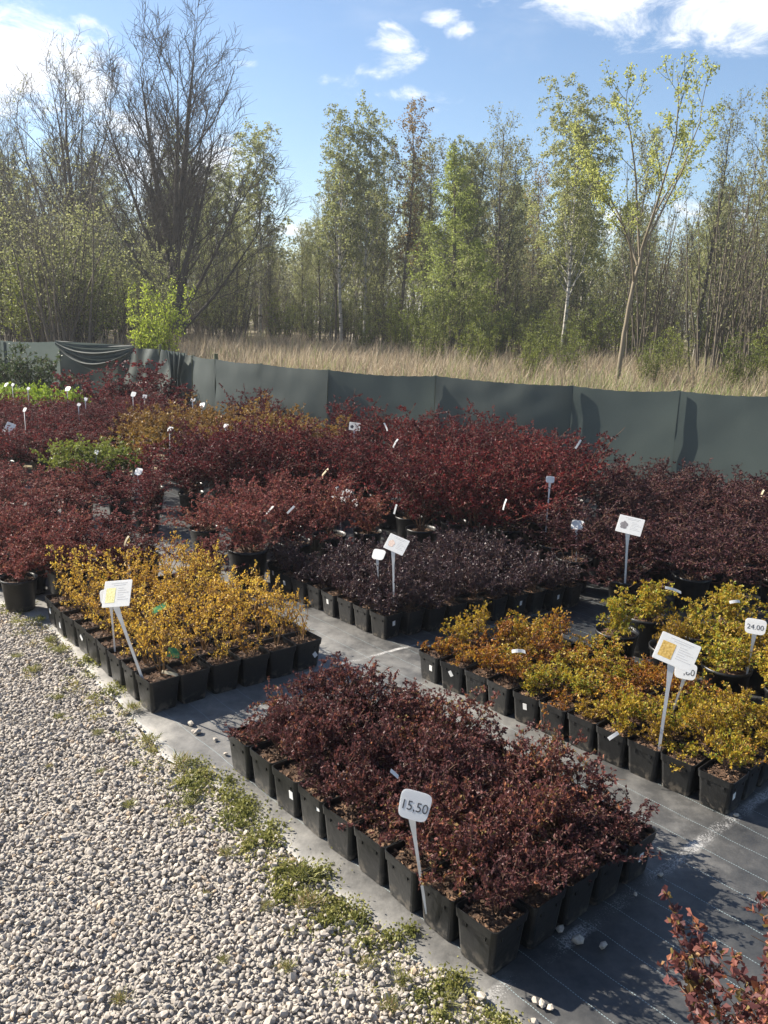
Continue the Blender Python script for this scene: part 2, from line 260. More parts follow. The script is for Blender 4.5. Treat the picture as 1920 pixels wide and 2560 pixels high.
def mat_mat():
    m, nt, N, L = newmat('woven_weed_mat')
    tc = N.new('ShaderNodeTexCoord')
    def math_(op, a, b=None, clamp=False, c=None):
        x = N.new('ShaderNodeMath'); x.operation = op; x.use_clamp = clamp
        for i, v in enumerate((a, b, c)):
            if v is None: continue
            if isinstance(v, (int, float)): x.inputs[i].default_value = v
            else: L.new(v, x.inputs[i])
        return x.outputs[0]
    def nz(scale, detail=5, rough=.6):
        n = N.new('ShaderNodeTexNoise'); n.inputs['Scale'].default_value = scale; n.inputs['Detail'].default_value = detail; n.inputs['Roughness'].default_value = rough; L.new(tc.outputs['Object'], n.inputs[0]); return n.outputs['Fac']
    def dot(v):
        d = N.new('ShaderNodeVectorMath'); d.operation = 'DOT_PRODUCT'; L.new(tc.outputs['Object'], d.inputs[0]); d.inputs[1].default_value = v; return d.outputs['Value']
    across = dot((*E2, 0)); along = dot((*E1, 0))
    big = nz(1.7, 6); fine = nz(60, 4); mid = nz(9, 6, .7)
    at = N.new('ShaderNodeAttribute'); at.attribute_name = 'dust'
    # dust: trampled in near the gravel, blotchy elsewhere
    du = math_('ADD', math_('MULTIPLY', at.outputs['Fac'], .85), math_('MULTIPLY', math_('SUBTRACT', big, .47), 1.15))
    du = math_('ADD', du, math_('MULTIPLY', math_('SUBTRACT', mid, .5), 1.0))
    du = math_('MAXIMUM', math_('MINIMUM', du, 1.0), 0.0)
    rp = ramp(N, [(0, (.022,.0235,.025)), (.3, (.062,.061,.059)), (.65, (.17,.165,.154)), (1, (.31,.295,.268))]); L.new(du, rp.inputs[0])
    col = rp.outputs[0]
    def over(col, fac, c):
        mx = N.new('ShaderNodeMix'); mx.data_type = 'RGBA'; L.new(fac, mx.inputs[0]); L.new(col, mx.inputs[6]); mx.inputs[7].default_value = (*c, 1); return mx.outputs[2]
    # stitched guide threads every 11.5 cm, running along the beds
    wob = math_('MULTIPLY', math_('SUBTRACT', nz(2.5, 3), .5), .03)
    ph = math_('FRACT', math_('DIVIDE', math_('ADD', across, wob), .115)); ph = math_('ABSOLUTE', math_('SUBTRACT', ph, .5))
    dash = math_('GREATER_THAN', math_('FRACT', math_('MULTIPLY', along, 130.0)), .35)
    th = math_('MULTIPLY', math_('LESS_THAN', ph, .0105), math_('MULTIPLY', dash, math_('GREATER_THAN', nz(6, 3), .34)))
    col = over(col, math_('MULTIPLY', th, .55), (.34,.44,.46))
    # worn chalk-white seams across the beds
    for pos, w, amp in ((1.36 - .035, .022, .95), (2.79, .013, .8), (4.25, .013, .6)):
        pass
    b = N.new('ShaderNodeBump'); b.inputs['Strength'].default_value = .35; b.inputs['Distance'].default_value = .004
    L.new(math_('ADD', fine, math_('MULTIPLY', big, 6.0)), b.inputs['Height'])
    p = N.new('ShaderNodeBsdfPrincipled'); p.inputs['Roughness'].default_value = .5; p.inputs['Specular IOR Level'].default_value = .55
    for (x0, y0), (x1, y1), w, amp in (((.25,1.69),(1.75,3.03), 0.026, .8), ((-.35,3.58),(.9,4.53), .013, .8), ((.5,4.2),(1.75,5.16), .012, .8), ((-1.3,4.55),(-.45,5.2), .012, .6)):
        l = math.hypot(x1-x0, y1-y0); nx, ny = -(y1-y0)/l, (x1-x0)/l; ux, uy = (x1-x0)/l, (y1-y0)/l
        dd = math_('ABSOLUTE', math_('ADD', math_('SUBTRACT', dot((nx, ny, 0)), nx*x0 + ny*y0), math_('MULTIPLY', math_('SUBTRACT', mid, .5), .03)))
        tt = math_('SUBTRACT', dot((ux, uy, 0)), ux*x0 + uy*y0)
        ins = math_('MULTIPLY', math_('GREATER_THAN', tt, 0.0), math_('LESS_THAN', tt, l))
        f = math_('MULTIPLY', math_('SUBTRACT', 1.0, math_('DIVIDE', dd, w), True), ins)
        f = math_('MULTIPLY', math_('MULTIPLY', f, 1.8, True), math_('MULTIPLY', math_('SUBTRACT', math_('ADD', math_('MULTIPLY', nz(210, 3), .9), math_('MULTIPLY', nz(4, 4), 1.3)), 1.05), 3.2, True))
        col = over(col, math_('MULTIPLY', f, amp), (.55,.54,.52))
    L.new(col, p.inputs['Base Color']); L.new(b.outputs[0], p.inputs['Normal'])
    o = N.new('ShaderNodeOutputMaterial'); L.new(p.outputs[0], o.inputs[0]); return m
M['mat'] = mat_mat()

def net_mat():
    m, nt, N, L = newmat('green_shade_net')
    tc = N.new('ShaderNodeTexCoord')
    n = N.new('ShaderNodeTexNoise'); n.inputs['Scale'].default_value = 2.2; n.inputs['Detail'].default_value = 6; L.new(tc.outputs['Object'], n.inputs[0])
    f = N.new('ShaderNodeTexNoise'); f.inputs['Scale'].default_value = 130; f.inputs['Detail'].default_value = 3; L.new(tc.outputs['Object'], f.inputs[0])
    mm = N.new('ShaderNodeMix'); mm.inputs[0].default_value = .45; L.new(n.outputs['Fac'], mm.inputs[2]); L.new(f.outputs['Fac'], mm.inputs[3])
    rp = ramp(N, [(.25, (.052,.064,.060)), (.75, (.098,.116,.106))]); L.new(mm.outputs[0], rp.inputs[0])
    p = N.new('ShaderNodeBsdfPrincipled'); L.new(rp.outputs[0], p.inputs['Base Color']); p.inputs['Roughness'].default_value = .6; p.inputs['Specular IOR Level'].default_value = .35
    b = N.new('ShaderNodeBump'); b.inputs['Strength'].default_value = .25; b.inputs['Distance'].default_value = .004; L.new(f.outputs['Fac'], b.inputs['Height']); L.new(b.outputs[0], p.inputs['Normal'])
    t = N.new('ShaderNodeBsdfTranslucent'); t.inputs[0].default_value = (.125,.155,.145, 1)
    mx = N.new('ShaderNodeMixShader'); mx.inputs[0].default_value = .35; L.new(p.outputs[0], mx.inputs[1]); L.new(t.outputs[0], mx.inputs[2])
    o = N.new('ShaderNodeOutputMaterial'); L.new(mx.outputs[0], o.inputs[0]); return m
M['net'] = net_mat()
M['earth'] = noisemat('dry_field_earth', [(.2, (.10,.085,.05)), (.5, (.19,.155,.095)), (.8, (.26,.215,.13))], 1.5, 8, .95, .5, 12)
M['gravel_base'] = noisemat('gravel_fines', [(.2, (.26,.24,.21)), (.8, (.44,.41,.37))], 60, 6, .9, .8, 160)

# ------------------------------------------------------------------ fence line (used by ground and planting)
FENCE = np.array([(-8.6,13.0),(-5.95,13.13),(-5.24,13.6),(-4.19,13.3),(-3.36,12.5),(-2.56,11.1),(-2.15,10.55),(-1.5,9.95),(-.67,9.34),(.49,9.05),(1.81,8.38),(2.82,8.27),(3.9,8.22),(6.2,8.1)])
def ground_z(x, y):
    fy = np.interp(x, FENCE[:, 0], FENCE[:, 1]); t = np.clip((y - fy - .25) / 5.0, 0, 1)
    return -.012 + .42 * t * t * (3 - 2 * t)

# ------------------------------------------------------------------ the setting
def build_ground():
    xs = np.unique(np.concatenate([-np.geomspace(14, 400, 10), np.linspace(-14, 14, 85), np.geomspace(14, 400, 10)]))
    ys = np.unique(np.concatenate([-np.geomspace(3, 400, 10), np.linspace(-3, 40, 130), np.geomspace(40, 400, 10)]))
    X, Y = np.meshgrid(xs, ys); Z = ground_z(X, Y)
    nx, ny = len(xs), len(ys); i, j = np.meshgrid(np.arange(ny-1), np.arange(nx-1), indexing='ij'); b = (i*nx + j).ravel()
    mb = MB(); mb.add(np.stack([X, Y, Z], -1).reshape(-1, 3), quads=np.stack([b, b+1, b+nx+1, b+nx], -1))
    tag(link('ground', mb.mesh('ground', M['earth'], True)), kind='structure')
build_ground()

def grid_sheet(poly_side, x0, x1, y0, y1, step, zf):
    xs = np.arange(x0, x1, step); ys = np.arange(y0, y1, step); X, Y = np.meshgrid(xs, ys)
    return X, Y
def build_mat():
    # strips from the ragged gravel-side edge towards the fence
    t = np.linspace(0, 1, 420); seg = np.linalg.norm(np.diff(EDGE, axis=0), axis=1); cum = np.r_[0, np.cumsum(seg)] / seg.sum()
    ex = np.interp(t, cum, EDGE[:, 0]); ey = np.interp(t, cum, EDGE[:, 1])
    wob = np.array([mnoise.fractal(Vector((a*4, b*4, .3)), 1.0, 2.0, 4) for a, b in zip(ex, ey)]) * .022
    ex = ex - E2[0]*wob; ey = ey - E2[1]*wob
    offs = np.r_[0, .02, .05, .1, np.linspace(.18, 4.0, 40), np.linspace(4.3, 9.5, 24)]
    P = np.stack([ex[:, None] + E2[0]*offs[None], ey[:, None] + E2[1]*offs[None]], -1)
    fy = np.interp(P[..., 0], FENCE[:, 0], FENCE[:, 1]); P[..., 1] = np.minimum(P[..., 1], fy + .1)
    Z = np.zeros(P.shape[:2])
    for a in range(P.shape[0]):
        for b in range(P.shape[1]):
            Z[a, b] = .004 + .004 * (mnoise.noise(Vector((P[a,b,0]*2.3, P[a,b,1]*2.3, 5.))) + .6*mnoise.noise(Vector((P[a,b,0]*7, P[a,b,1]*7, 1.))) + .5) * min(1, offs[b]*4)
    Z[:, 0] = -.004
    n, k = P.shape[:2]; i, j = np.meshgrid(np.arange(n-1), np.arange(k-1), indexing='ij'); b = (i*k + j).ravel()
    mb = MB(); mb.add(np.concatenate([P, Z[..., None]], -1).reshape(-1, 3), quads=np.stack([b, b+k, b+k+1, b+1], -1)[:, ::-1])
    me = mb.mesh('weed_mat', M['mat'], True)
    at = me.attributes.new('dust', 'FLOAT', 'POINT'); d = np.exp(-offs/.16)*.8 + np.exp(-((offs-.75)/.75)**2)*.55 + .15
    yy = np.clip((P[..., 1] - 1.9)/1.1, 0, 1)
    d = np.exp(-offs/.14)*.85 + np.exp(-((offs-.75)/.8)**2)*.62*yy + .02
    at.data.foreach_set('value', np.broadcast_to(d, (n, k)).astype(np.float32).ravel())
    tag(link('weed_mat', me), kind='structure')
build_mat()

# ---- gravel: thousands of loose chippings
def stone_templates():
    import bmesh
    out = []
    for s in range(14):
        r = np.random.default_rng(100 + s); bm = bmesh.new(); bmesh.ops.create_icosphere(bm, subdivisions=1 if s < 8 else 0, radius=1)
        if s < 8: pass
        bm.verts.ensure_lookup_table(); v = np.array([q.co[:] for q in bm.verts]); f = np.array([[q.index for q in g.verts] for g in bm.faces]); bm.free()
        v = v * r.uniform(.86, 1.12, (len(v), 1))
        for _ in range(9):
            n = r.normal(size=3); n /= np.linalg.norm(n); h = r.uniform(.5, .8); d = v @ n; v = v - np.where(d > h, d - h, 0)[:, None] * n
        v = v * np.array([1, r.uniform(.58, .9), r.uniform(.42, .66)]); v /= np.abs(v[:, 0]).max()
        out.append((v, f))
    return out
STONES = stone_templates()
def rot_mats(n, tilt=.5):
    a = rng.uniform(0, 2*np.pi, n); b = rng.normal(0, tilt, n); c = rng.normal(0, tilt, n)
    ca, sa, cb, sb, cc, sc = np.cos(a), np.sin(a), np.cos(b), np.sin(b), np.cos(c), np.sin(c); z = np.zeros(n); o = np.ones(n)
    A = np.stack([np.stack([ca,-sa,z],-1), np.stack([sa,ca,z],-1), np.stack([z,z,o],-1)], 1)
    B = np.stack([np.stack([o,z,z],-1), np.stack([z,cb,-sb],-1), np.stack([z,sb,cb],-1)], 1)
    D = np.stack([np.stack([cc,z,sc],-1), np.stack([z,o,z],-1), np.stack([-sc,z,cc],-1)], 1)
    return A @ B @ D
def build_gravel():
    mb = MB()
    pts = []
    # jittered grid so that chippings pack without bald patches
    for (x0, x1, y0, y1, st) in ((-3.2, .8, 1.2, 5.4, .0124),):
        xs = np.arange(x0, x1, st); ys = np.arange(y0, y1, st); X, Y = np.meshgrid(xs, ys)
        p = np.stack([X, Y], -1).reshape(-1, 2) + rng.uniform(-.5, .5, (X.size, 2)) * st * 1.15; pts.append(p)
    p = np.concatenate(pts); sd_ = edge_side(p)
    keep = (sd_ < .0) & (p[:, 0] > -.56*p[:, 1] - .2) & (p[:, 1] > 1.2)
    thin = np.clip((sd_ + .16) / .16, 0, 1)            # thins out toward the mat edge
    keep &= rng.random(len(p)) > thin * .75
    p = p[keep]; sd_ = sd_[keep]
    # a few strays on the mat
    n = len(p); size = np.clip(rng.lognormal(np.log(.0078), .26, n), .0042, .0145)
    z = .003 + size * .45 + rng.random(n) * .006 + .006*np.array([mnoise.noise(Vector((a*3, b*3, 0))) for a, b in p])
    near = (p[:, 1] < 2.1) & (rng.random(n) < .5); ti = np.where(near, rng.integers(0, 8, n), rng.integers(8, 14, n))
    pat = np.array([mnoise.noise(Vector((a*1.3, b*1.3, 2.))) for a, b in p]); shade = np.clip(rng.normal(.52, .20, n) + .22*pat, 0, 1); shade[rng.random(n) < .03] = 1.0; shade[rng.random(n) < .03] = .02
    for k, (v, f) in enumerate(STONES):
        ix = np.where(ti == k)[0]
        if not len(ix): continue
        Rm = rot_mats(len(ix)); V = np.einsum('nij,kj->nki', Rm, v) * size[ix][:, None, None] + np.concatenate([p[ix], z[ix][:, None]], 1)[:, None]
        F = (f[None] + (np.arange(len(ix)) * len(v))[:, None, None]).reshape(-1, 3)
        mb.add(V.reshape(-1, 3), tris=F, a=np.repeat(shade[ix], len(f)))
    print('gravel stones', n, 'tris', sum(len(t) for t in mb.t))
    o = tag(link('gravel', mb.mesh('gravel', M['stone'])), 'pale grey limestone chippings spread beside the weed mat', 'gravel', kind='stuff')
    # the fines underneath
    b2 = MB(); ring = np.concatenate([EDGE - E2*.01, np.array([(-1.2,-.6),(-5.5,-.6),(-6.5,6.6)])]); ring[0] = (-4.3,6.6)
    V = np.c_[ring, np.full(len(ring), .0005)]
    me = bpy.data.meshes.new('gravel_yard'); me.from_pydata(V.tolist(), [], [list(range(len(V)))]); me.materials.append(M['gravel_base'])
    tag(link('gravel_yard', me), kind='structure')
build_gravel()

# ---- loose stones lying on the mat
def loose_stones():
    pl = [(.56,1.94,.017,'on the dark mat in front of the pots'),(.62,1.92,.019,'on a thread of the dark mat'),(.41,1.73,.013,'beside two others on the mat'),(.425,1.718,.016,'beside two others on the mat'),(.445,1.708,.012,'beside two others on the mat'),
          (.40,1.665,.014,''),(.87,2.23,.010,''),(.77,2.14,.008,''),(.52,1.98,.013,''),(-.73,3.05,.019,''),(-.69,2.99,.018,''),(-.705,3.0,.014,''),(-.61,2.94,.012,''),(.12,3.42,.014,''),(.34,3.48,.012,''),(.36,3.46,.011,''),(1.05,2.74,.016,''),(1.23,2.56,.014,''),(.28,1.735,.017,''),(-.47,2.72,.013,''),(-.55,2.84,.010,'')]
    for k, (x, y, s, w) in enumerate(pl):
        v, f = STONES[k % 8]; mb = MB(); mb.add(v * s, tris=f, a=.55 + .3*rng.random())
        o = link('stone', mb.mesh('stone', M['stone'])); o.location = (x, y, .008 + s*.42); o.rotation_euler = (rng.normal(0,.15), rng.normal(0,.15), rng.uniform(0,6))
        tag(o, 'loose pale limestone chip lying on the black weed mat', 'stone', 'loose chips on the mat')
loose_stones()

# ------------------------------------------------------------------ pots
def rounded_square(h, r, n=3):
    pts = []
    for k, (sx, sy) in enumerate(((1,1),(-1,1),(-1,-1),(1,-1))):
        for j in range(n + 1):
            a = math.pi/2*(k + j/n); pts.append((sx*(h-r) + r*math.cos(a), sy*(h-r) + r*math.sin(a)))
    return np.array(pts)
def loft(mb, rings, closed_bottom=True):
    n = len(rings[0]); V = np.concatenate(rings); k = len(rings)
    i, j = np.meshgrid(np.arange(k-1), np.arange(n), indexing='ij'); j2 = (j+1) % n
    mb.add(V, quads=np.stack([i*n+j, i*n+j2, (i+1)*n+j2, (i+1)*n+j], -1).reshape(-1, 4))
def square_pot():
    mb = MB(); ring = lambda h, z, r=.012: np.c_[rounded_square(h, r), np.full(16, z)]
    loft(mb, [ring(.001,.006,.0005), ring(.046,.006), ring(.048,.0), ring(.051,.0), ring(.053,.012), ring(.0605,.104), ring(.0635,.105), ring(.0655,.128), ring(.0655,.1305), ring(.0632,.1305), ring(.0615,.108), ring(.0575,.10), ring(.0525,.02)])
    for s in range(4):                                  # moulded corner tabs under the rim, feet between drain slots
        m4 = Matrix.Rotation(s*math.pi/2, 4, 'Z')
        for t in (-1, 1):
            mb.box((.0600, t*.030-.006, .094), (.0640, t*.030+.006, .1045), mat=m4)
    return mb.mesh('square_pot', M['pot'])
def round_pot(r=.105, h=.19):
    mb = MB(); n = 28; an = np.arange(n)*2*np.pi/n
    prof = [(.001,.006),(.70,.006),(.72,0),(.75,0),(.76,.02),(.93,.90),(.985,.91),(1.0,1.0),(.965,1.0),(.95,.92),(.90,.88),(.74,.08)]
    loft(mb, [np.c_[np.cos(an)*a*r, np.sin(an)*a*r, np.full(n, z*h if z > .05 else z)] for a, z in prof])
    return mb.mesh('round_pot', M['pot'], True)
def soil_mesh(kind, seed, half=.0595, z=.112):
    r = np.random.default_rng(seed); mb = MB()
    if kind == 'sq':
        g = np.linspace(-half, half, 9); X, Y = np.meshgrid(g, g); rr = np.maximum(abs(X), abs(Y))/half
    else:
        g = np.linspace(-1, 1, 11); U, V = np.meshgrid(g, g); X = U*np.sqrt(1-V*V/2)*half; Y = V*np.sqrt(1-U*U/2)*half; rr = np.hypot(X, Y)/half
    Z = z + r.normal(0, .0028, X.shape) + .006*(1-rr**2); n = X.shape[0]
    i, j = np.meshgrid(np.arange(n-1), np.arange(n-1), indexing='ij'); b = (i*n+j).ravel()
    mb.add(np.stack([X, Y, Z], -1).reshape(-1, 3), quads=np.stack([b, b+1, b+n+1, b+n], -1), a=r.random(len(b))*.6)
    for _ in range(110 if kind == 'sq' else 160):                # bark chips
        rad = half*.93
        x, y = r.uniform(-rad, rad, 2)
        if kind != 'sq' and math.hypot(x, y) > rad: continue
        l, w, t = r.uniform(.003,.009), r.uniform(.002,.005), r.uniform(.0008,.002)
        m4 = Matrix.Translation((x, y, z + .004*(1-max(abs(x),abs(y))/half) + r.uniform(.001,.004))) @ Matrix.Rotation(r.uniform(0,6.3), 4, 'Z') @ Matrix.Rotation(r.normal(0,.4), 4, 'X') @ Matrix.Rotation(r.normal(0,.4), 4, 'Y')
        mb.box((-l,-w,-t), (l,w,t), a=r.random(), mat=m4)
    return mb.mesh('soil', M['soil'])
POT_SQ = square_pot(); POT_RD = round_pot()
SOIL_SQ = [soil_mesh('sq', k) for k in range(4)]; SOIL_RD = [soil_mesh('rd', 10+k, .095, .165) for k in range(3)]
def sticker_mesh():
    mb = MB(); mb.box((-.0006,-.009,-.013), (.0006,.009,.013)); 
    return mb.mesh('sticker', M['sticker'])
STICK = sticker_mesh()
def ink_mesh():
    mb = MB()
    for k in range(4): mb.box((.0006,-.0065,.008-k*.005), (.0009,.0065-.003*(k%2),.0095-k*.005))
    return mb.mesh('sticker_print', M['faint_ink'])
INK = ink_mesh()

# ------------------------------------------------------------------ shrubs (stems + small leaves in rosettes along arching twigs)
def shrub(name, seed, leafm, twigm, height, spread, stems=9, twigs=5, node=.011, per=4, leaf=.012, up=.6, z0=.11, droop=.25, width=.62, bare=.12, tw=.0011, wander=.16):
    r = np.random.default_rng(seed); lines = []; lp = []; ld = []
    def path(p, d, length, k, dr):
        pts = [p]; st = length/(k-1)
        for _ in range(k-1):
            d = d + r.normal(0, wander, 3); d[2] -= dr/(k-1); d = d/np.linalg.norm(d); p = p + d*st; pts.append(p)
        return np.array(pts), d
    def leaf_on(pts, start, dens=1.0):
        seg = np.linalg.norm(np.diff(pts, axis=0), axis=1); L_ = seg.sum(); n = max(2, int(L_*(1-start)/node*dens))
        t = np.sort(start + (1-start)*r.random(n)); cum = np.r_[0, np.cumsum(seg)]/L_
        q = np.stack([np.interp(t, cum, pts[:, k]) for k in range(3)], 1)
        tv = pts[-1]-pts[0]; tv = tv/(np.linalg.norm(tv)+1e-9)
        for qq in q:
            m = r.integers(max(1,per-2), per+2); dd = r.normal(size=(m, 3))*.9 + tv*.45 + np.array([0,0,.25])
            lp.append(np.repeat(qq[None], m, 0) + r.normal(0, .0015, (m, 3))); ld.append(dd)
    for s in range(stems):
        az = 2*np.pi*(s + r.uniform(-.4,.4))/stems; tilt = r.uniform(.06, 1)*(1-up)*1.5
        d = np.array([math.cos(az)*math.sin(tilt), math.sin(az)*math.sin(tilt), math.cos(tilt)])
        ln = height*r.uniform(.72, 1.12)*(1 + .35*tilt)
        b = np.array([math.cos(az), math.sin(az), 0])*r.uniform(.002,.014) + np.array([0,0,z0])
        pts, _ = path(b, d, ln, 7, droop*r.uniform(.3,1.3)); lines.append((pts, np.linspace(tw*2.2, tw*.7, 7), 4)); leaf_on(pts, .22+bare)
        for w in range(twigs):
            t = r.uniform(.15, .9); idx = t*6; i0 = int(idx); p = pts[i0] + (pts[min(i0+1,6)]-pts[i0])*(idx-i0)
            a2 = r.uniform(0, 2*np.pi); out = np.array([math.cos(a2), math.sin(a2), r.uniform(-.1,.9)]) + .5*d; out /= np.linalg.norm(out)
            tp, _ = path(p, out, spread*r.uniform(.35,1.0)*(1-.35*t), 5, droop*.8); lines.append((tp, np.linspace(tw*1.2, tw*.5, 5), 3)); leaf_on(tp, bare)
            if r.random() < .55:
                a3 = r.uniform(0, 6.28); o3 = np.array([math.cos(a3), math.sin(a3), r.uniform(-.1,.8)]); tp2, _ = path(tp[2], o3/np.linalg.norm(o3), spread*r.uniform(.2,.5), 4, droop*.6); lines.append((tp2, np.linspace(tw, tw*.45, 4), 3)); leaf_on(tp2, bare)
    P = np.concatenate(lp); D = np.concatenate(ld); n = len(P)
    P[:, 2] = np.maximum(P[:, 2], z0 - .012)
    mb = MB(); rnd = np.clip(np.repeat(r.random(len(lp)), [len(q) for q in lp])*.6 + r.random(n)*.4, 0, 1)
    mb.leaves(P, D, leaf*np.clip(r.lognormal(-.06,.3,n),.45,1.6), width, .22, a=rnd)
    ms = MB(); ms.tubes(lines)
    return ms.mesh(name+'_stems', M[twigm]), mb.mesh(name+'_leaves', M[leafm]), n
T = {}
def mk(key, count, *a, **k):
    T[key] = []
    for i in range(count):
        s, f, n = shrub(key, hash(key) % 1 + 1000*(len(T)+1) + i, *a, **k); T[key].append((s, f))
    print(key, n, 'leaves')
mk('purple', 6, 'purple', 'twig', .155, .090, stems=11, twigs=7, leaf=.0102, up=.46, droop=.3, node=.0088)
mk('amber', 6, 'amber', 'goldtwig', .235, .080, stems=6, twigs=5, leaf=.0100, up=.74, droop=-.05, node=.0130, per=3, tw=.0012)
mk('orange', 6, 'orange', 'twig', .115, .09, stems=9, twigs=6, leaf=.0100, up=.28, droop=.25, node=.0108, bare=.16)
mk('yellowlow', 5, 'lemon', 'twig', .12, .09, stems=10, twigs=6, leaf=.0102, up=.28, droop=.25, node=.0108)
mk('nearpurple', 1, 'purple', 'twig', .34, .12, stems=15, twigs=13, leaf=.0135, up=.62, droop=.1, node=.011)
mk('lemon', 4, 'lemon', 'twig', .19, .13, stems=13, twigs=8, leaf=.013, up=.32, droop=.35, node=.0115, z0=.165)
mk('black', 5, 'black', 'twig', .18, .10, stems=10, twigs=7, leaf=.0108, up=.45, droop=.3, node=.0095)
mk('plum', 4, 'plum', 'twig', .42, .20, stems=13, twigs=8, leaf=.0138, up=.42, droop=.45, node=.012, z0=.165, tw=.0015)
mk('crimson', 4, 'crimson', 'twig', .58, .24, stems=14, twigs=9, leaf=.0145, up=.58, droop=.25, node=.0135, z0=.165, tw=.0018)
mk('brick', 4, 'brick', 'twig', .30, .20, stems=12, twigs=8, leaf=.0128, up=.38, droop=.40, node=.0115, z0=.165, tw=.0014)
mk('maroon', 4, 'plum', 'twig', .26, .18, stems=12, twigs=8, leaf=.0145, up=.38, droop=.4, node=.0135, z0=.165)
mk('olive', 3, 'olive', 'goldtwig', .42, .2, stems=13, twigs=8, leaf=.02, up=.55, droop=.2, node=.02, z0=.165)
mk('green', 3, 'grass_green', 'goldtwig', .30, .2, stems=12, twigs=8, leaf=.018, up=.5, droop=.2, node=.018, z0=.165)
mk('lime', 2, 'lime', 'goldtwig', .22, .2, stems=16, twigs=8, leaf=.022, up=.5, droop=.2, node=.02, z0=.165)
mk('bigred', 2, 'crimson', 'twig', .85, .40, stems=18, twigs=11, leaf=.03, up=.42, droop=.3, node=.028, z0=.0, tw=.003)
mk('biggreen', 2, 'deepgreen', 'twig', .95, .40, stems=20, twigs=11, leaf=.032, up=.6, droop=.2, node=.03, z0=.0, tw=.003)

placed = []
NAMES = {'nearpurple':'purple','lemon':'yellow','yellowlow':'orange','green':'green','plum':'plum','lime':'lime'}
def potted(x, y, key, square, label, group, rz=0., sc=1., lean=0., sticker=None, idx=None, hs=None, shift=0., fs=1.):
    root = empty('potted_' + NAMES.get(key, key) + '_barberry', (x, y, .0085), rz, sc)
    tag(root, label, 'potted plant', group)
    p = link('pot', POT_SQ if square else POT_RD, root)
    s = link('soil', random.choice(SOIL_SQ if square else SOIL_RD), root); s['kind'] = 'stuff'
    st, lf = T[key][random.randrange(len(T[key])) if idx is None else idx]
    a = random.uniform(0, 6.283); zs = random.uniform(.88, 1.12) if hs is None else hs
    a1 = link('stems', st, root); a2 = link('foliage', lf, root); a2['kind'] = 'stuff'
    if shift: off = (shift, 0, 0)
    for o in (a1, a2):
        if shift: o.location = off
        o.rotation_euler = (random.gauss(0, .04)*0 + lean, 0, a); o.scale = (fs, fs, zs)
    if sticker:
        face, v, h, tilt = sticker                      # which side of the pot, height, sideways, twist
        k = link('sticker', STICK, p); rr = .0532 + (.0605-.0532)*(v-.012)/.092 + .0012
        k.matrix_local = Matrix.Rotation(face*math.pi/2, 4, 'Z') @ Matrix.Translation((rr, h, v)) @ Matrix.Rotation(R(4.6), 4, 'Y') @ Matrix.Rotation(tilt, 4, 'X')
        # print lines lie on the sticker as its own mesh data are shared
    placed.append((x, y)); return root
random.seed(11)
ORD = ['first','second','third','fourth','fifth','sixth','seventh','eighth','ninth','tenth','eleventh','twelfth']
def bed(F, ang, s, n, m, key, name, group, ang2=None, stick=(), skip=(), sc=None, hmul=1.0):
    e1 = np.array([math.cos(R(ang)), math.sin(R(ang))]); a2 = ang - 90 if ang2 is None else ang2
    e2 = np.array([math.cos(R(a2)), math.sin(R(a2))]); sc = sc or s/.1335
    for i in range(n):
        for j in range(m):
            if (i, j) in skip: continue
            c = np.array(F) + e1*s*(i+.5) + e2*s*(j+.5) + np.array([random.gauss(0,.003), random.gauss(0,.003)])
            st = dict(stick).get((i, j))
            lab = {'purple': 'brownish purple barberry in square black pot', 'amber': 'golden amber barberry in square black pot', 'orange': 'orange and yellow barberry in square black pot', 'black': 'glossy blackish purple barberry in square black pot'}[name]
            side = 'gravel' if name in ('purple', 'amber') else 'path'
            pos = (', at the bed corner by the ' + side if i == 0 and j == 0 else ', %s from the corner in the row along the %s' % (ORD[i], side) if j == 0
                   else ', %s from the corner in the end row' % ORD[j] if i == 0 else ', %s row in from the %s, %s from the end' % (ORD[j], side, ORD[i]))
            lab = {'purple': 'purple barberry in square pot', 'amber': 'amber barberry in square pot', 'orange': 'orange barberry in square pot', 'black': 'blackish barberry in square pot'}[name]
            if st: lab = lab.replace('square pot', 'stickered square pot')
            kk = 'yellowlow' if name == 'orange' and random.random() < (.70 if i < 4 else .35 if i < 7 else .15) else key
            potted(c[0], c[1], kk, True, lab + pos, group, R(ang-90) + random.gauss(0,.035), sc*random.uniform(.985,1.0), sticker=st, hs=random.uniform(.72,1.2)*hmul, fs=random.uniform(.84,1.1)*(.88 if j == 0 or i == 0 else 1), shift=.018 if j == 0 else 0.)
# faces: 0 = +x of pot (towards e2), 1 = +y (towards e1), 2 = -x (gravel side), 3 = -y (camera end)
bed((.312,1.779), 130.84, .1433, 9, 5, 'purple', 'purple', 'purple barberries with the 15,50 sign', stick={(6,0):(2,.075,.035,0.05),(5,0):(2,.105,.04,.3),(0,4):(3,.07,.0,0.)}.items(), skip=[(8,4)])
bed((-.910,3.117), 129.9, .1425, 9, 6, 'amber', 'amber', 'amber barberries at the gravel edge', stick={(8,0):(2,.07,0,.1),(7,0):(2,.05,.02,0.),(5,0):(2,.07,0,.8),(0,5):(3,.06,.03,.6)}.items())
bed((1.196,2.543), 134.1, .1335, 11, 5, 'orange', 'orange', 'orange and yellow barberries in the square pots', stick={(9,0):(2,.085,0,.6),(6,0):(2,.08,0,.1),(10,0):(2,.07,.02,0.),(0,0):(3,.07,-.03,.2)}.items(), skip=[(10,3),(10,4)])
bed((.019,4.015), 132.9, .1345, 7, 10, 'black', 'black', 'blackish barberries in the square pots', ang2=29.5, stick={(0,0):(3,.08,0,.1),(3,0):(2,.08,0,.1),(6,0):(2,.08,0,.1),(0,8):(3,.08,0,.05),(0,6):(3,.08,0,0.)}.items(), sc=.985)
